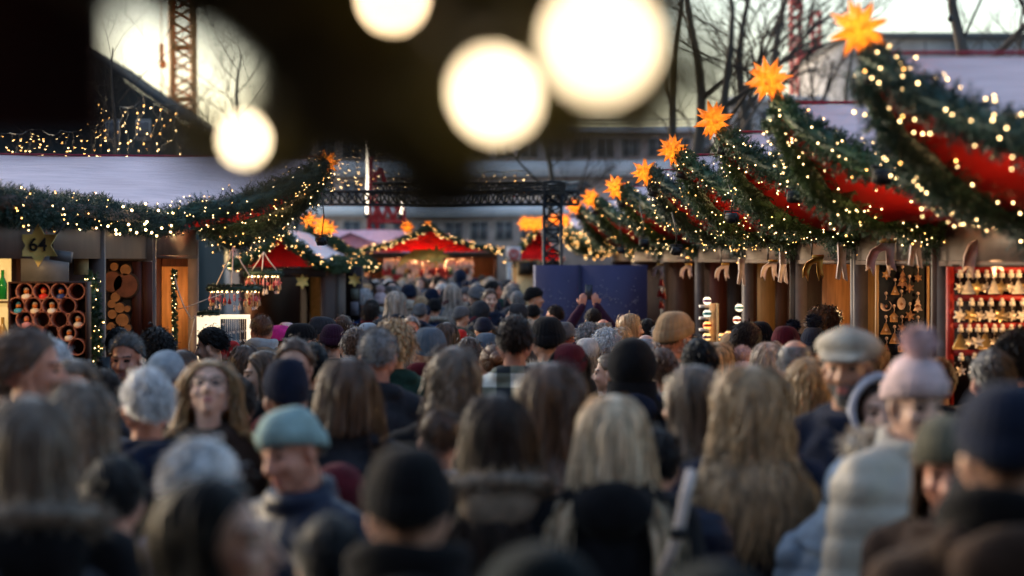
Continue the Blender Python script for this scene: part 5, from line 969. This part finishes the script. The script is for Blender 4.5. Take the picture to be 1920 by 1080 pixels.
def flat_cap():
    if 'fc' not in HAT:
        mb = MB(); mb.ell((0, -.012, 1.695), (.112, .132, .062), 24, 12, rot('X', 7)); mb.ell((0, .085, 1.672), (.085, .07, .014), 20, 8, rot('X', -16)); mb.cap((0, -.07, 1.67), (0, .02, 1.69), .075, .08); V, Q, N = remesh(mb, .009, 2); HAT['fc'] = to_mesh('flat_cap', V, [Q], [BLACK], None, True)
    return HAT['fc']
def glasses():
    if 'gl' not in HAT:
        mb = MB()
        for s in (1, -1): mb.tube([(s * .033 + math.cos(a) * .024, .108, 1.627 + math.sin(a) * .018) for a in np.linspace(0, 6.28, 17)], .0028, 5, caps=False); mb.tube([(s * .057, .105, 1.632), (s * .078, .04, 1.634), (s * .082, -.012, 1.625)], .0026, 5)
        mb.bar((-.01, .11, 1.632), (.01, .11, 1.632), .0026, 5); HAT['gl'] = mb.mesh('glasses', BLACK)
    return HAT['gl']
def use(o, *ms):
    for i, m in enumerate(ms):
        if i < len(o.material_slots): o.material_slots[i].link = 'OBJECT'; o.material_slots[i].material = m
    return o
SKIN = {'f': (.58, .32, .225), 'p': (.66, .40, .30), 'r': (.56, .24, .16), 't': (.42, .20, .12)}
HCOL = {'black': (.010, .009, .009), 'dark': (.028, .016, .011), 'brown': (.095, .046, .023), 'ash': (.155, .108, .075), 'blond': (.46, .28, .13), 'paleblond': (.62, .46, .30), 'golden': (.36, .235, .125), 'grey': (.22, .21, .21), 'white': (.55, .55, .56), 'ginger': (.14, .055, .022), 'darkgrey': (.075, .07, .068), 'greyblond': (.42, .33, .26)}
CC = {'black': (.008, .008, .010), 'navy': (.012, .018, .040), 'charcoal': (.030, .033, .042), 'grey': (.12, .12, .13), 'beige': (.42, .34, .26), 'white': (.60, .57, .55), 'burgundy': (.09, .010, .018), 'red': (.45, .02, .02), 'green': (.02, .06, .05), 'blue': (.03, .07, .22), 'brown': (.05, .03, .022), 'denim': (.07, .10, .16), 'plum': (.035, .010, .028), 'mint': (.30, .43, .43), 'pink': (.70, .52, .53), 'hotpink': (.65, .03, .25), 'camel': (.42, .27, .15), 'lightgrey': (.36, .40, .44), 'bluegrey': (.10, .13, .17), 'olive': (.09, .085, .06), 'oat': (.50, .44, .36), 'lilac': (.55, .56, .66), 'teal': (.02, .12, .13), 'paleblue': (.30, .38, .48), 'darkteal': (.006, .013, .018), 'skyblue': (.12, .25, .42), 'lime': (.2, .5, .1), 'taupe': (.24, .18, .13)}
TRC = [(.012, .013, .018), (.03, .04, .07), (.02, .018, .016), (.05, .05, .055)]
def q5(v, s=10): return int(round(v / s) * s)
PCOUNT = [0]; TUCK = Matrix.Translation((0, -.012, 1.60)) @ Matrix.Diagonal((.93, .93, .90, 1)) @ Matrix.Translation((0, .012, -1.60))
def person(loc, h, rz, label, hs='short', hc='brown', hat=None, hatc='black', ck='wool', cc='black', yaw=0, pitch=0, roll=0, arms='down', skin='f', extra=(), fem=None, group='people in the packed market crowd', beard=False, seed=None, k=1.0):
    if hat and hs in ('short', 'mop', 'curly'): hs = 'crop'
    PCOUNT[0] += 1; i = PCOUNT[0]; fem = fem if fem is not None else hs in ('long', 'longwavy', 'bob', 'wavybob', 'bun', 'pony', 'halflong')
    s = h / (1.765 + (.02 if hat else 0)); yaw, pitch, roll = q5(yaw, 15), q5(pitch, 10), q5(roll, 10); sk = skinmat(SKIN[skin]); lip = skinmat((.42, .14, .12))
    b = ob('person', body(yaw, pitch, roll, arms, fem)); hm = hairmat(HCOL[hc]); bd = skinmat(tuple(np.array(HCOL[beard] if beard else SKIN[skin]) * (.8 if beard else 1) + (.06 if beard else 0))); use(b, sk, lip, EYE, hairmat(tuple(np.array(HCOL[hc]) * .6)), bd if beard else sk)
    b.location = (loc[0], loc[1], 0); b.rotation_euler = (0, 0, R(rz)); b.scale = (s, s, s); tag(b, label, 'person', group)
    M = headM(yaw, pitch, roll); HM = Matrix.Translation(Vector(PIV)) @ Matrix(M).to_4x4() @ Matrix.Translation(Vector(-PIV))
    cm = PLAID if cc == 'plaid' else cloth(CC[cc], 'puffer' if ck == 'puffer' else 'wool')
    use(ob('coat', coat(ck if ck in ('wool', 'puffer', 'hood') else 'wool', arms, k), b), cm); tr, sh = trousers(); use(ob('trousers', tr, b), cloth(TRC[i % 4])); use(ob('shoes', sh, b), cloth(((.012, .011, .011), (.06, .035, .02), (.2, .2, .2))[i % 3], 'puffer'))
    if hs != 'bald' and not (hat in ('beanie', 'slouch') and hs in ('crop',)): use(ob('hair', hair(hs, (seed or i) % 5), b, HM @ TUCK if hat else HM), hm)
    if hat in ('plain', 'slouch', 'tall', 'pom', 'earflap', 'beret'): ht = use(ob('hat', beanie(hat), b, HM), cloth(CC[hatc]))
    if hat in ('pom', 'earflap') and 'nopom' not in extra: use(ob('pompom', pompom(), b, HM), cloth(CC[hatc]))
    if hat == 'cap': use(ob('flat_cap', flat_cap(), b, HM), cloth(CC[hatc]))
    if hat in ('hood', 'furhood'): use(ob('hood', hood_up(), b, HM), cloth(CC[hatc]))
    if hat == 'furhood': use(ob('fur_trim', fur_trim(True), b, HM), hairmat(CC['oat']))
    for e in extra:
        if e.startswith('fur:'): use(ob('fur_collar', fur_trim(False), b), hairmat(CC[e[4:]]))
        if e.startswith('scarf:'): use(ob('scarf', scarf(), b), cloth(CC[e[6:]]))
        if e == 'glasses': ob('glasses', glasses(), b, HM)
    return b
def P(px, py, d, rz, label, **k):
    """a person whose head (or hat) top is seen at photo pixel (px, py), d metres away"""
    p = W(px, py, d); pom = .075 if k.get('hat') in ('pom',) else 0
    return person((p[0], p[1]), p[2] - pom, rz + math.degrees(math.atan2(-p[0], p[1])), label, **k)
# ------------------------------------------------------------------ the crowd, one by one (pixel of the head top, distance, heading: 0 back to us, 180 facing us, 90 facing west, -90 facing east)
P(430, 888, 4.3, -108, 'dark-haired person in profile with a pink-flushed cheek, lowest at the front of the crowd', hs='halflong', hc='black', cc='black', skin='p', extra=('scarf:teal',), pitch=6)
P(765, 818, 4.9, 0, 'person in black beanie and black coat, back turned, darkest figure of the front row', hs='short', hc='black', hat='plain', hatc='black', ck='hood', cc='black', extra=('scarf:black',))
P(1010, 1000, 3.9, 12, 'person in very dark teal coat, head low at the front, back turned', hs='short', hc='black', hat='hood', hatc='darkteal', ck='puffer', cc='darkteal')
P(1335, 1035, 3.7, 10, 'person in dark teal hood at the bottom edge below golden hair', hs='short', hc='black', hat='hood', hatc='darkteal', ck='puffer', cc='darkteal')
P(52, 738, 5.6, 5, 'person with ash hair and brown fur collar on a black coat, carrying a grey backpack', hs='bob', hc='ash', cc='black', ck='hood', extra=('fur:taupe',))
P(148, 712, 6.9, 15, 'person with streaky ash-grey wavy hair in black, behind the fur-collared one', hs='wavybob', hc='ash', cc='black', seed=4)
P(1885, 698, 4.8, 10, 'person in dark navy beanie and brownish black coat at the east edge', hs='short', hc='dark', hat='plain', hatc='navy', ck='hood', cc='brown', extra=('scarf:black',))
P(1772, 770, 6.4, 150, 'person in olive-grey felt beanie, pink cheek showing, pressed behind the navy beanie', hs='bob', hc='brown', hat='slouch', hatc='olive', cc='brown', skin='r', pitch=-10, yaw=30)
P(1410, 682, 7.9, 4, 'person with long loose golden-blond hair over a navy coat, pale shoulder strap', hs='longwavy', hc='golden', cc='navy', seed=4)
P(1300, 682, 8.1, 38, 'person with swept ash-blond hair and dark blue coat, cheek turned west', hs='halflong', hc='ash', cc='navy', yaw=15)
P(1150, 738, 7.1, 0, 'person with long pale blond hair parted over a black hooded coat', hs='long', hc='paleblond', cc='black', ck='hood', seed=2)
P(1035, 678, 8.1, 0, 'person with very long straight chestnut hair, back turned', hs='long', hc='brown', cc='brown', seed=1)
P(930, 735, 7.2, 6, 'person with long near-black hair above a brown fur-trimmed coat', hs='long', hc='dark', cc='taupe', ck='hood', extra=('fur:taupe',), seed=3)
P(823, 762, 8.6, 12, 'short person with cropped brown hair and pale collar between two dark heads', hs='crop', hc='brown', cc='white')
P(535, 672, 9.1, 12, 'person in tall dark navy beanie with burgundy and grey coat', hs='short', hc='brown', hat='tall', hatc='navy', cc='burgundy', extra=('scarf:burgundy',))
P(566, 748, 7.0, 132, 'person in mint-green beanie facing us with a navy body-warmer over red', hs='short', hc='ash', hat='plain', hatc='mint', ck='puffer', cc='navy', skin='r', pitch=-10, yaw=0, roll=10)
P(635, 860, 8.0, -10, 'person in a raspberry hooded jacket mostly hidden by the mint-green beanie', hs='short', hc='brown', hat='hood', hatc='burgundy', cc='burgundy')
P(358, 815, 6.0, -48, 'older person with white hair bending forward in a bright blue jacket', hs='short', hc='white', cc='blue', skin='r', pitch=-20)
P(275, 686, 8.2, 12, 'older person with fluffy white-grey hair in navy coat, ear visible', hs='short', hc='white', cc='navy', ck='hood', skin='r')
P(390, 664, 8.8, 176, 'person with blond hair and glasses looking upward, smiling at the lights', hs='longwavy', hc='blond', cc='brown', skin='p', pitch=30, extra=('glasses',), seed=2)
P(58, 612, 8.0, -95, 'tall person with swept brown hair in profile facing east at the west edge', hs='short', hc='brown', cc='charcoal', skin='r', fem=False)
P(652, 668, 8.6, 0, 'person with long straight brown hair tapering over a dark coat', hs='long', hc='brown', cc='charcoal', seed=2)
P(708, 612, 11.0, 0, 'person with cropped grey hair and charcoal wool overcoat, back turned', hs='crop', hc='grey', cc='charcoal', skin='r')
P(850, 648, 9.3, 8, 'person with tousled wavy light-brown hair on a black coat collar', hs='wavybob', hc='ash', cc='black', seed=2)
P(965, 588, 12.0, 0, 'person with short dark brown hair in a black and cream plaid jacket', hs='short', hc='dark', cc='plaid', skin='r')
P(738, 598, 12.3, 10, 'person with curly blond hair in a dark green coat', hs='mop', hc='blond', cc='green', fem=True)
P(805, 607, 12.9, 0, 'person in slouchy mid-grey beanie with a maroon scarf', hs='short', hc='brown', hat='slouch', hatc='bluegrey', cc='charcoal', extra=('scarf:burgundy',))
P(1185, 626, 11.3, 0, 'person in a raised black hood with a reddish strap across the coat', hs='short', hc='black', hat='hood', hatc='black', ck='hood', cc='navy')
P(1143, 660, 13.6, 78, 'person in profile facing west with fair hair tied back in an olive coat', hs='bun', hc='ash', cc='olive', skin='p')
P(1068, 636, 11.8, 0, 'person with long dark hair under a burgundy beanie, dark coat', hs='halflong', hc='black', hat='plain', hatc='burgundy', cc='charcoal')
P(1027, 586, 13.0, 0, 'person in black beanie with a thick pale fur hood on the shoulders', hs='crop', hc='black', hat='plain', hatc='black', ck='hood', cc='black', extra=('fur:oat',))
P(1266, 576, 12.6, -38, 'tall person in beige beanie and cream parka wearing glasses', hs='crop', hc='brown', hat='plain', hatc='camel', ck='hood', cc='beige', skin='r', extra=('glasses',))
P(1310, 632, 11.4, 10, 'person with thinning black hair and a small bald spot, beige collar', hs='short', hc='black', ck='hood', cc='beige', skin='r')
P(1240, 650, 12.2, 5, 'person in a navy hooded coat with pale fur lining beside the beige parka', hs='short', hc='brown', ck='hood', cc='black', extra=('fur:oat',))
P(1392, 644, 13.2, 5, 'person in pale pink fuzzy pompom hat', hs='bob', hc='blond', hat='pom', hatc='pink', cc='white')
P(1402, 601, 14.0, -25, 'person with thick dark brown hair and grey streaks before the tan panels', hs='short', hc='dark', cc='black', skin='t')
P(1425, 597, 16.2, 0, 'person in small dark knit cap just past the thick-haired one', hs='crop', hc='dark', hat='plain', hatc='black', cc='black')
P(1474, 612, 13.6, -8, 'person in peaked wine-red beanie', hs='halflong', hc='ash', hat='tall', hatc='burgundy', cc='burgundy')
P(1441, 640, 12.8, 5, 'person with smooth grey-blond bob under the peaked wine-red beanie', hs='bob', hc='greyblond', cc='charcoal')
P(1492, 632, 11.4, -15, 'person with shaved bald head and navy hooded jacket', hs='balding', hc='grey', ck='hood', cc='navy', skin='f')
P(1590, 600, 8.4, 168, 'bearded person in oatmeal flat cap, navy coat and checked scarf', hs='crop', hc='darkgrey', hat='cap', hatc='oat', cc='navy', skin='t', beard='darkgrey', extra=())
P(1545, 572, 16.6, -60, 'stallholder with tousled brown hair and glasses lit by the tan panel', hs='mop', hc='brown', cc='navy', skin='r', pitch=-10, extra=('glasses',), fem=False)
P(1526, 586, 15.6, 0, 'person in navy knitted pompom hat directly before the stallholder', hs='crop', hc='dark', hat='pom', hatc='navy', cc='navy')
P(1487, 596, 16.0, 0, 'person in spiky-tufted navy pompom hat, second of the navy pair', hs='crop', hc='dark', hat='pom', hatc='navy', cc='charcoal')
P(1650, 690, 8.3, 170, 'person in pale lilac hood with dark fringe, face half covered by pink hat', hs='halflong', hc='dark', hat='hood', hatc='lilac', cc='lilac', skin='p', yaw=20)
P(1712, 606, 7.4, -136, 'person in pale pink pompom earflap hat and cream quilted jacket', hs='crop', hc='ash', hat='pom', hatc='pink', ck='puffer', cc='oat', skin='p', pitch=-10, yaw=-15, extra=('fur:oat',), k=1.15)
P(1858, 652, 9.8, 25, 'person with short grey-brown hair behind the dark navy beanie', hs='short', hc='darkgrey', cc='charcoal', skin='r')
P(1908, 615, 10.5, 0, 'person with black hair cut by the east edge of the crowd', hs='mop', hc='black', cc='black')
P(1795, 655, 14.6, -150, 'person with blond hair, face lit amber by the red rack', hs='bob', hc='blond', cc='brown', skin='r')
P(1760, 668, 11.5, 0, 'person with ash hair between pink hat and red rack', hs='short', hc='brown', cc='charcoal')
P(1640, 640, 12.5, -20, 'person with fur-lined hood and sandy hair right behind the flat cap', hs='short', hc='ash', ck='hood', cc='brown', extra=('fur:oat',))
P(1590, 655, 12.0, 0, 'person in brown coat with dark hair hidden behind the flat cap', hs='short', hc='dark', cc='brown')
P(1515, 668, 10.4, 5, 'person with sandy blond hair beside the flat cap', hs='wavybob', hc='blond', cc='beige')
P(552, 632, 11.0, 172, 'person with brown quiff and pale forehead above the tall navy beanie', hs='short', hc='brown', cc='black', skin='p')
P(566, 600, 15.6, -75, 'person in black beanie and glasses in profile facing east, grey stubble', hs='crop', hc='dark', hat='plain', hatc='black', cc='black', skin='r', extra=('glasses', 'scarf:blue'), beard='grey')
P(624, 602, 16.4, 0, 'person in very dark maroon rounded beanie, back turned', hs='crop', hc='dark', hat='plain', hatc='plum', cc='black')
P(490, 588, 18.2, 8, 'person with cropped ginger hair in a grey hoodie and tan jacket', hs='crop', hc='ginger', ck='hood', cc='taupe', skin='r', extra=('scarf:lightgrey',))
P(400, 611, 15.8, 70, 'young person with black fringe in profile facing west, denim-grey jacket', hs='short', hc='black', cc='bluegrey', skin='p', fem=False, pitch=-10)
ph = P(240, 621, 12.6, 160, 'person with grey cropped hair holding a phone up to the face', hs='crop', hc='darkgrey', cc='charcoal', skin='r', arms='face', pitch=-10)
P(294, 613, 13.8, 0, 'person with tousled black hair beside the one holding a phone', hs='mop', hc='black', cc='black')
P(222, 612, 15.5, 0, 'person with dark hair half hidden behind the one holding a phone', hs='short', hc='black', cc='black')
P(318, 646, 10.8, 160, 'person in pale blue-grey beanie with patterned scarf', hs='short', hc='brown', hat='plain', hatc='lightgrey', cc='charcoal', extra=('scarf:lightgrey',), skin='r', pitch=-20)
P(340, 655, 12.6, 0, 'person with dark brown hair between pale beanie and young person in profile', hs='bob', hc='brown', cc='pink')
P(458, 646, 13.2, 25, 'person with loose brown hair and cream knitted collar', hs='wavybob', hc='brown', cc='oat')
P(492, 656, 12.0, 95, 'smiling person with mousy hair in profile facing west', hs='halflong', hc='brown', cc='navy', skin='p')
P(432, 634, 17.0, 0, 'child in a bright red hat near the lit white frame', hs='crop', hc='brown', hat='plain', hatc='red', cc='black')
P(408, 618, 20.0, -20, 'person with dark grey hair in front of the lit white frame', hs='short', hc='darkgrey', cc='black')
P(524, 601, 19.0, 0, 'person in magenta beret by the ginger-haired one', hs='crop', hc='brown', hat='beret', hatc='hotpink', cc='black')
P(537, 600, 19.6, 0, 'person in pale pink cap beside the magenta beret', hs='crop', hc='brown', hat='plain', hatc='pink', cc='white')
P(607, 589, 18.5, -60, 'person with grey knit cap near the pale yellow door', hs='short', hc='dark', hat='slouch', hatc='charcoal', cc='black')
P(643, 590, 19.5, 0, 'person with short brown hair before the corner post', hs='short', hc='brown', cc='black')
P(95, 632, 9.8, 0, 'person with silver hair peeking past the tall profile', hs='short', hc='white', cc='grey')
P(140, 672, 9.4, 175, 'person with ash bob, only the forehead showing over streaky hair', hs='bob', hc='ash', cc='grey', skin='p')
P(20, 668, 10.6, 0, 'person with brown hair cut by the west edge', hs='short', hc='brown', cc='brown')
P(195, 690, 10.4, 0, 'person in dark grey-brown jacket under the raised phone', hs='short', hc='dark', cc='charcoal')
P(666, 612, 14.2, 0, 'person with flat brown hair and grey scarf left of cropped grey head', hs='short', hc='brown', cc='grey', extra=('scarf:charcoal',))
P(862, 614, 22.0, 0, 'child in bright red beanie in the middle of the alley', hs='crop', hc='dark', hat='plain', hatc='red', cc='green')
P(906, 591, 22.5, 0, 'person in dark navy beanie in the middle of the alley', hs='crop', hc='dark', hat='plain', hatc='navy', cc='brown')
P(771, 592, 22.0, 178, 'person with grey hair facing us deep in the crowd', hs='short', hc='grey', cc='charcoal', skin='r')
P(838, 603, 20.0, 0, 'person with long wavy brown hair near the red beanie child', hs='long', hc='brown', cc='grey')
P(912, 618, 15.0, 5, 'person in blue-grey knit beanie beside the plaid jacket', hs='crop', hc='brown', hat='plain', hatc='bluegrey', cc='charcoal')
P(925, 645, 13.4, 10, 'person with auburn hair pinned in a bun', hs='bun', hc='ginger', cc='charcoal')
P(1101, 629, 16.6, 0, 'person in cream knitted hat and pale coat', hs='bob', hc='greyblond', hat='slouch', hatc='white', cc='white')
P(1138, 614, 16.8, 0, 'older person with short white hair and plum scarf', hs='mop', hc='white', cc='plum', extra=('scarf:burgundy',))
P(1131, 596, 21.5, 0, 'bald person before the hoarding', hs='balding', hc='grey', cc='red', skin='r')
P(1184, 587, 20.0, -65, 'person with straight blond hair in profile before the hoarding', hs='bob', hc='blond', cc='black', skin='f')
rs = P(1112, 577, 24.0, 8, 'person in dark plum coat raising a phone with both arms before the hoarding', hs='short', hc='dark', cc='plum', arms='raise', skin='r')
P(1039, 572, 25.0, 70, 'person with dark cropped hair in profile facing west before the hoarding', hs='crop', hc='dark', cc='navy', skin='r')
P(1104, 604, 18.6, 0, 'person with frizzy grey hair below the raised phone', hs='mop', hc='grey', cc='black')
P(1060, 599, 19.5, -20, 'person in grey patterned knit cap beside the black beanie', hs='crop', hc='grey', hat='plain', hatc='grey', cc='charcoal', skin='r')
P(1212, 624, 17.0, -25, 'bald pink-headed person beside the beige beanie', hs='balding', hc='white', cc='charcoal', skin='p')
P(1232, 608, 18.4, 0, 'person in white and black pompom hat beside the beige beanie', hs='crop', hc='dark', hat='pom', hatc='white', cc='black')
P(1215, 597, 20.5, 0, 'person with dark curly hair before the corner stall', hs='curly', hc='black', cc='black')
P(1165, 612, 19.2, 0, 'person in red coat with fair hair below the hoarding', hs='bob', hc='blond', cc='red')
P(1345, 640, 13.2, 0, 'person with sandy hair between thinning black hair and pink hat', hs='wavybob', hc='blond', cc='beige')
P(1372, 618, 15.2, 0, 'person in ochre cap before the glowing globes', hs='crop', hc='brown', hat='plain', hatc='camel', cc='brown')
P(755, 615, 14.6, 0, 'person with long straight fair hair between curly blond and slouchy beanie', hs='bob', hc='greyblond', cc='charcoal')
P(880, 630, 14.8, 0, 'person in teal jacket with brown hair by the red beanie child', hs='short', hc='brown', cc='teal')
P(1000, 640, 13.8, 0, 'person in dark coat with a brown bob behind the plaid jacket', hs='bob', hc='brown', cc='black')
P(690, 600, 17.5, 0, 'person with light grey knit hat past the cropped grey head', hs='crop', hc='grey', hat='plain', hatc='lightgrey', cc='charcoal')
P(585, 640, 12.0, 0, 'person in black wool coat behind the long brown hair', hs='short', hc='black', cc='black')
P(440, 700, 9.8, 10, 'person in deep blue jacket under the smiling profile', hs='short', hc='dark', cc='blue')
P(1230, 800, 7.6, 0, 'person in navy padded jacket squeezed between two blond heads', hs='short', hc='black', ck='puffer', cc='navy')
P(215, 850, 6.4, -10, 'person in long black coat between ash hair and white hair', hs='short', hc='black', cc='black')
P(1592, 838, 7.6, 170, 'short person in pale blue quilted jacket by the cream one', hs='short', hc='dark', hat='furhood', hatc='paleblue', ck='puffer', cc='paleblue', skin='p', pitch=-20, yaw=60)
P(1840, 860, 5.6, 0, 'person in drab taupe coat below the dark navy beanie', hs='short', hc='dark', cc='taupe')
P(620, 960, 5.4, 0, 'person in black padded coat under the mint-green beanie', hs='short', hc='black', cc='black')
# phones, backpack and strap (held or worn: things of their own)
PHM = mat('phone_glass', (.012, .013, .016), .12)
def phone(o, lp, label, R_=None):
    root = empty('phone', tuple(o.matrix_basis @ Vector(lp)), label, 'phone', 'phones held up in the crowd'); root.rotation_euler = o.rotation_euler
    part('phone_body', MB().box((0, 0, 0), (.074, .009, .15)), PHM, root); part('screen', MB().box((0, -.0055, 0), (.068, .001, .14)), mat('screen_glass', (.04, .05, .07), .08), root); part('camera_bump', MB().box((.02, .006, .05), (.022, .004, .026)), BLACK, root)
phone(ph, (.05, .235, 1.56), 'dark phone held beside the grey-cropped head'); r_ = phone(rs, (0, .34, 1.93), 'dark phone lifted high before the hoarding')
bp = empty('backpack', (W(75, 1010, 5.35)[0], 5.22, 1.12), 'grey mottled backpack on the fur-collared person', 'backpack'); mb = MB(); mb.ell((0, 0, 0), (.15, .08, .22)); mb.box((0, .01, -.04), (.26, .11, .30)); mb.ell((0, -.07, -.08), (.11, .04, .10)); V, Q, N = remesh(mb, .014, 3); ob('bag', to_mesh('bag', V, [Q], [cloth((.16, .155, .17))], None, True), bp)
part('top_handle', MB().tube([(-.04, 0, .19), (-.03, 0, .25), (.03, 0, .25), (.04, 0, .19)], .01, 6), cloth(CC['charcoal']), bp)
for s in (-1, 1): part('strap', MB().tube([(s * .09, .06, .18), (s * .11, .14, .28), (s * .12, .26, .24), (s * .13, .32, .05)], .016, 6), cloth(CC['charcoal']), bp)
st = empty('shoulder_strap', (W(1280, 900, 6.78)[0], 6.78, 1.0), 'pale strap across the back of the golden-haired person', 'strap'); st_o = np.array(st.location)
part('strap', MB().tube([W(1296, 885, 6.80) - st_o, W(1285, 930, 6.74) - st_o, W(1272, 1000, 6.74) - st_o, W(1240, 1080, 6.72) - st_o], .017, 6), mat('pale_strap', (.5, .42, .38), .6), st)
part('buckle', MB().box(W(1272, 1000, 6.72) - st_o, (.05, .012, .03)), BLACK, st)

# ------------------------------------------------------------------ the far crowd: as many different people as the alley holds
HO = [('black hair', dict(hs='short', hc='black')), ('brown hair', dict(hs='short', hc='brown')), ('long brown hair', dict(hs='long', hc='brown')), ('grey hair', dict(hs='short', hc='grey')), ('blond hair', dict(hs='bob', hc='blond')), ('dark bob', dict(hs='bob', hc='dark')), ('white hair', dict(hs='mop', hc='white')), ('black beanie', dict(hs='crop', hc='dark', hat='plain', hatc='black')), ('navy beanie', dict(hs='crop', hc='dark', hat='plain', hatc='navy')), ('grey beanie', dict(hs='crop', hc='brown', hat='plain', hatc='grey')), ('raised hood', dict(hs='short', hc='dark', hat='hood', hatc='charcoal')), ('dark curls', dict(hs='mop', hc='dark')), ('ash-blond hair', dict(hs='long', hc='greyblond')), ('balding head', dict(hs='balding', hc='grey')), ('pink hat', dict(hs='crop', hc='brown', hat='pom', hatc='pink')), ('beige beanie', dict(hs='crop', hc='brown', hat='plain', hatc='camel'))]
CO = ['black', 'navy', 'charcoal', 'grey', 'brown', 'green', 'blue', 'red', 'burgundy', 'beige', 'white', 'denim', 'olive', 'taupe', 'bluegrey', 'plum']
CN = dict(bluegrey='blue-grey', denim='denim-blue', olive='olive-green', beige='beige', white='white')
HW = np.array([10, 10, 2.5, 8, 2, 5, 3, 8, 5, 4, 6, 5, 1.5, 3, 1.2, 2.]); CW = np.array([12, 9, 9, 6, 5, 3, 3, 2.5, 2, 3, 2.5, 3, 3, 4, 4, 1.5]); used = set(); spots = []
HW /= HW.sum(); CW /= CW.sum(); tries = 0
while len(spots) < 195 and tries < 30000:
    tries += 1; d = rng.uniform(26.5, 49); px = rng.uniform(668, 1012); X = X2(px, d)
    if X > 1.4 or (d > 28.4 and X > .42) or X < -2.45 or (26.5 < d < 38 and X < -1.55): continue
    if any((X - a) ** 2 + ((d - b) * .8) ** 2 < .235 for a, b in spots): continue
    hi, ci = rng.choice(16, p=HW), rng.choice(16, p=CW)
    if (hi, ci) in used: continue
    used.add((hi, ci)); spots.append((X, d)); ho, kw = HO[hi]; co = CO[ci]; fr = rng.random(); rz = rng.normal() * 22 if fr < .78 else (180 + rng.normal() * 22 if fr < .90 else rng.choice((-80, 80)))
    person((X, d), rng.uniform(1.58, 1.80), rz, 'far-off person in %s %s coat with %s, %s in the deep alley' % ('a' if co[0] not in 'aeiou' else 'an', CN.get(co, co), ho, 'back turned' if abs(rz) < 60 else ('facing us' if abs(rz) > 120 else 'side on')), cc=co, ck=['wool', 'puffer', 'hood'][int(rng.integers(3))], skin='fprt'[int(rng.integers(4))], group='far-off people deep in the alley', arms=['down', 'front'][int(rng.random() < .2)], extra=[(), (), (), ('scarf:burgundy',), ('scarf:oat',), ('fur:oat',), ('scarf:bluegrey',)][len(spots) % 7], **kw)
tl = W(862, 513, 44); person((tl[0], 44.), 1.93, 0, 'tall far-off person in dark blue with the hood raised before the trinket stall', hs='short', hc='dark', hat='hood', hatc='navy', cc='navy', group='far-off people deep in the alley')
print('people', PCOUNT[0], 'objects', len(bpy.data.objects))
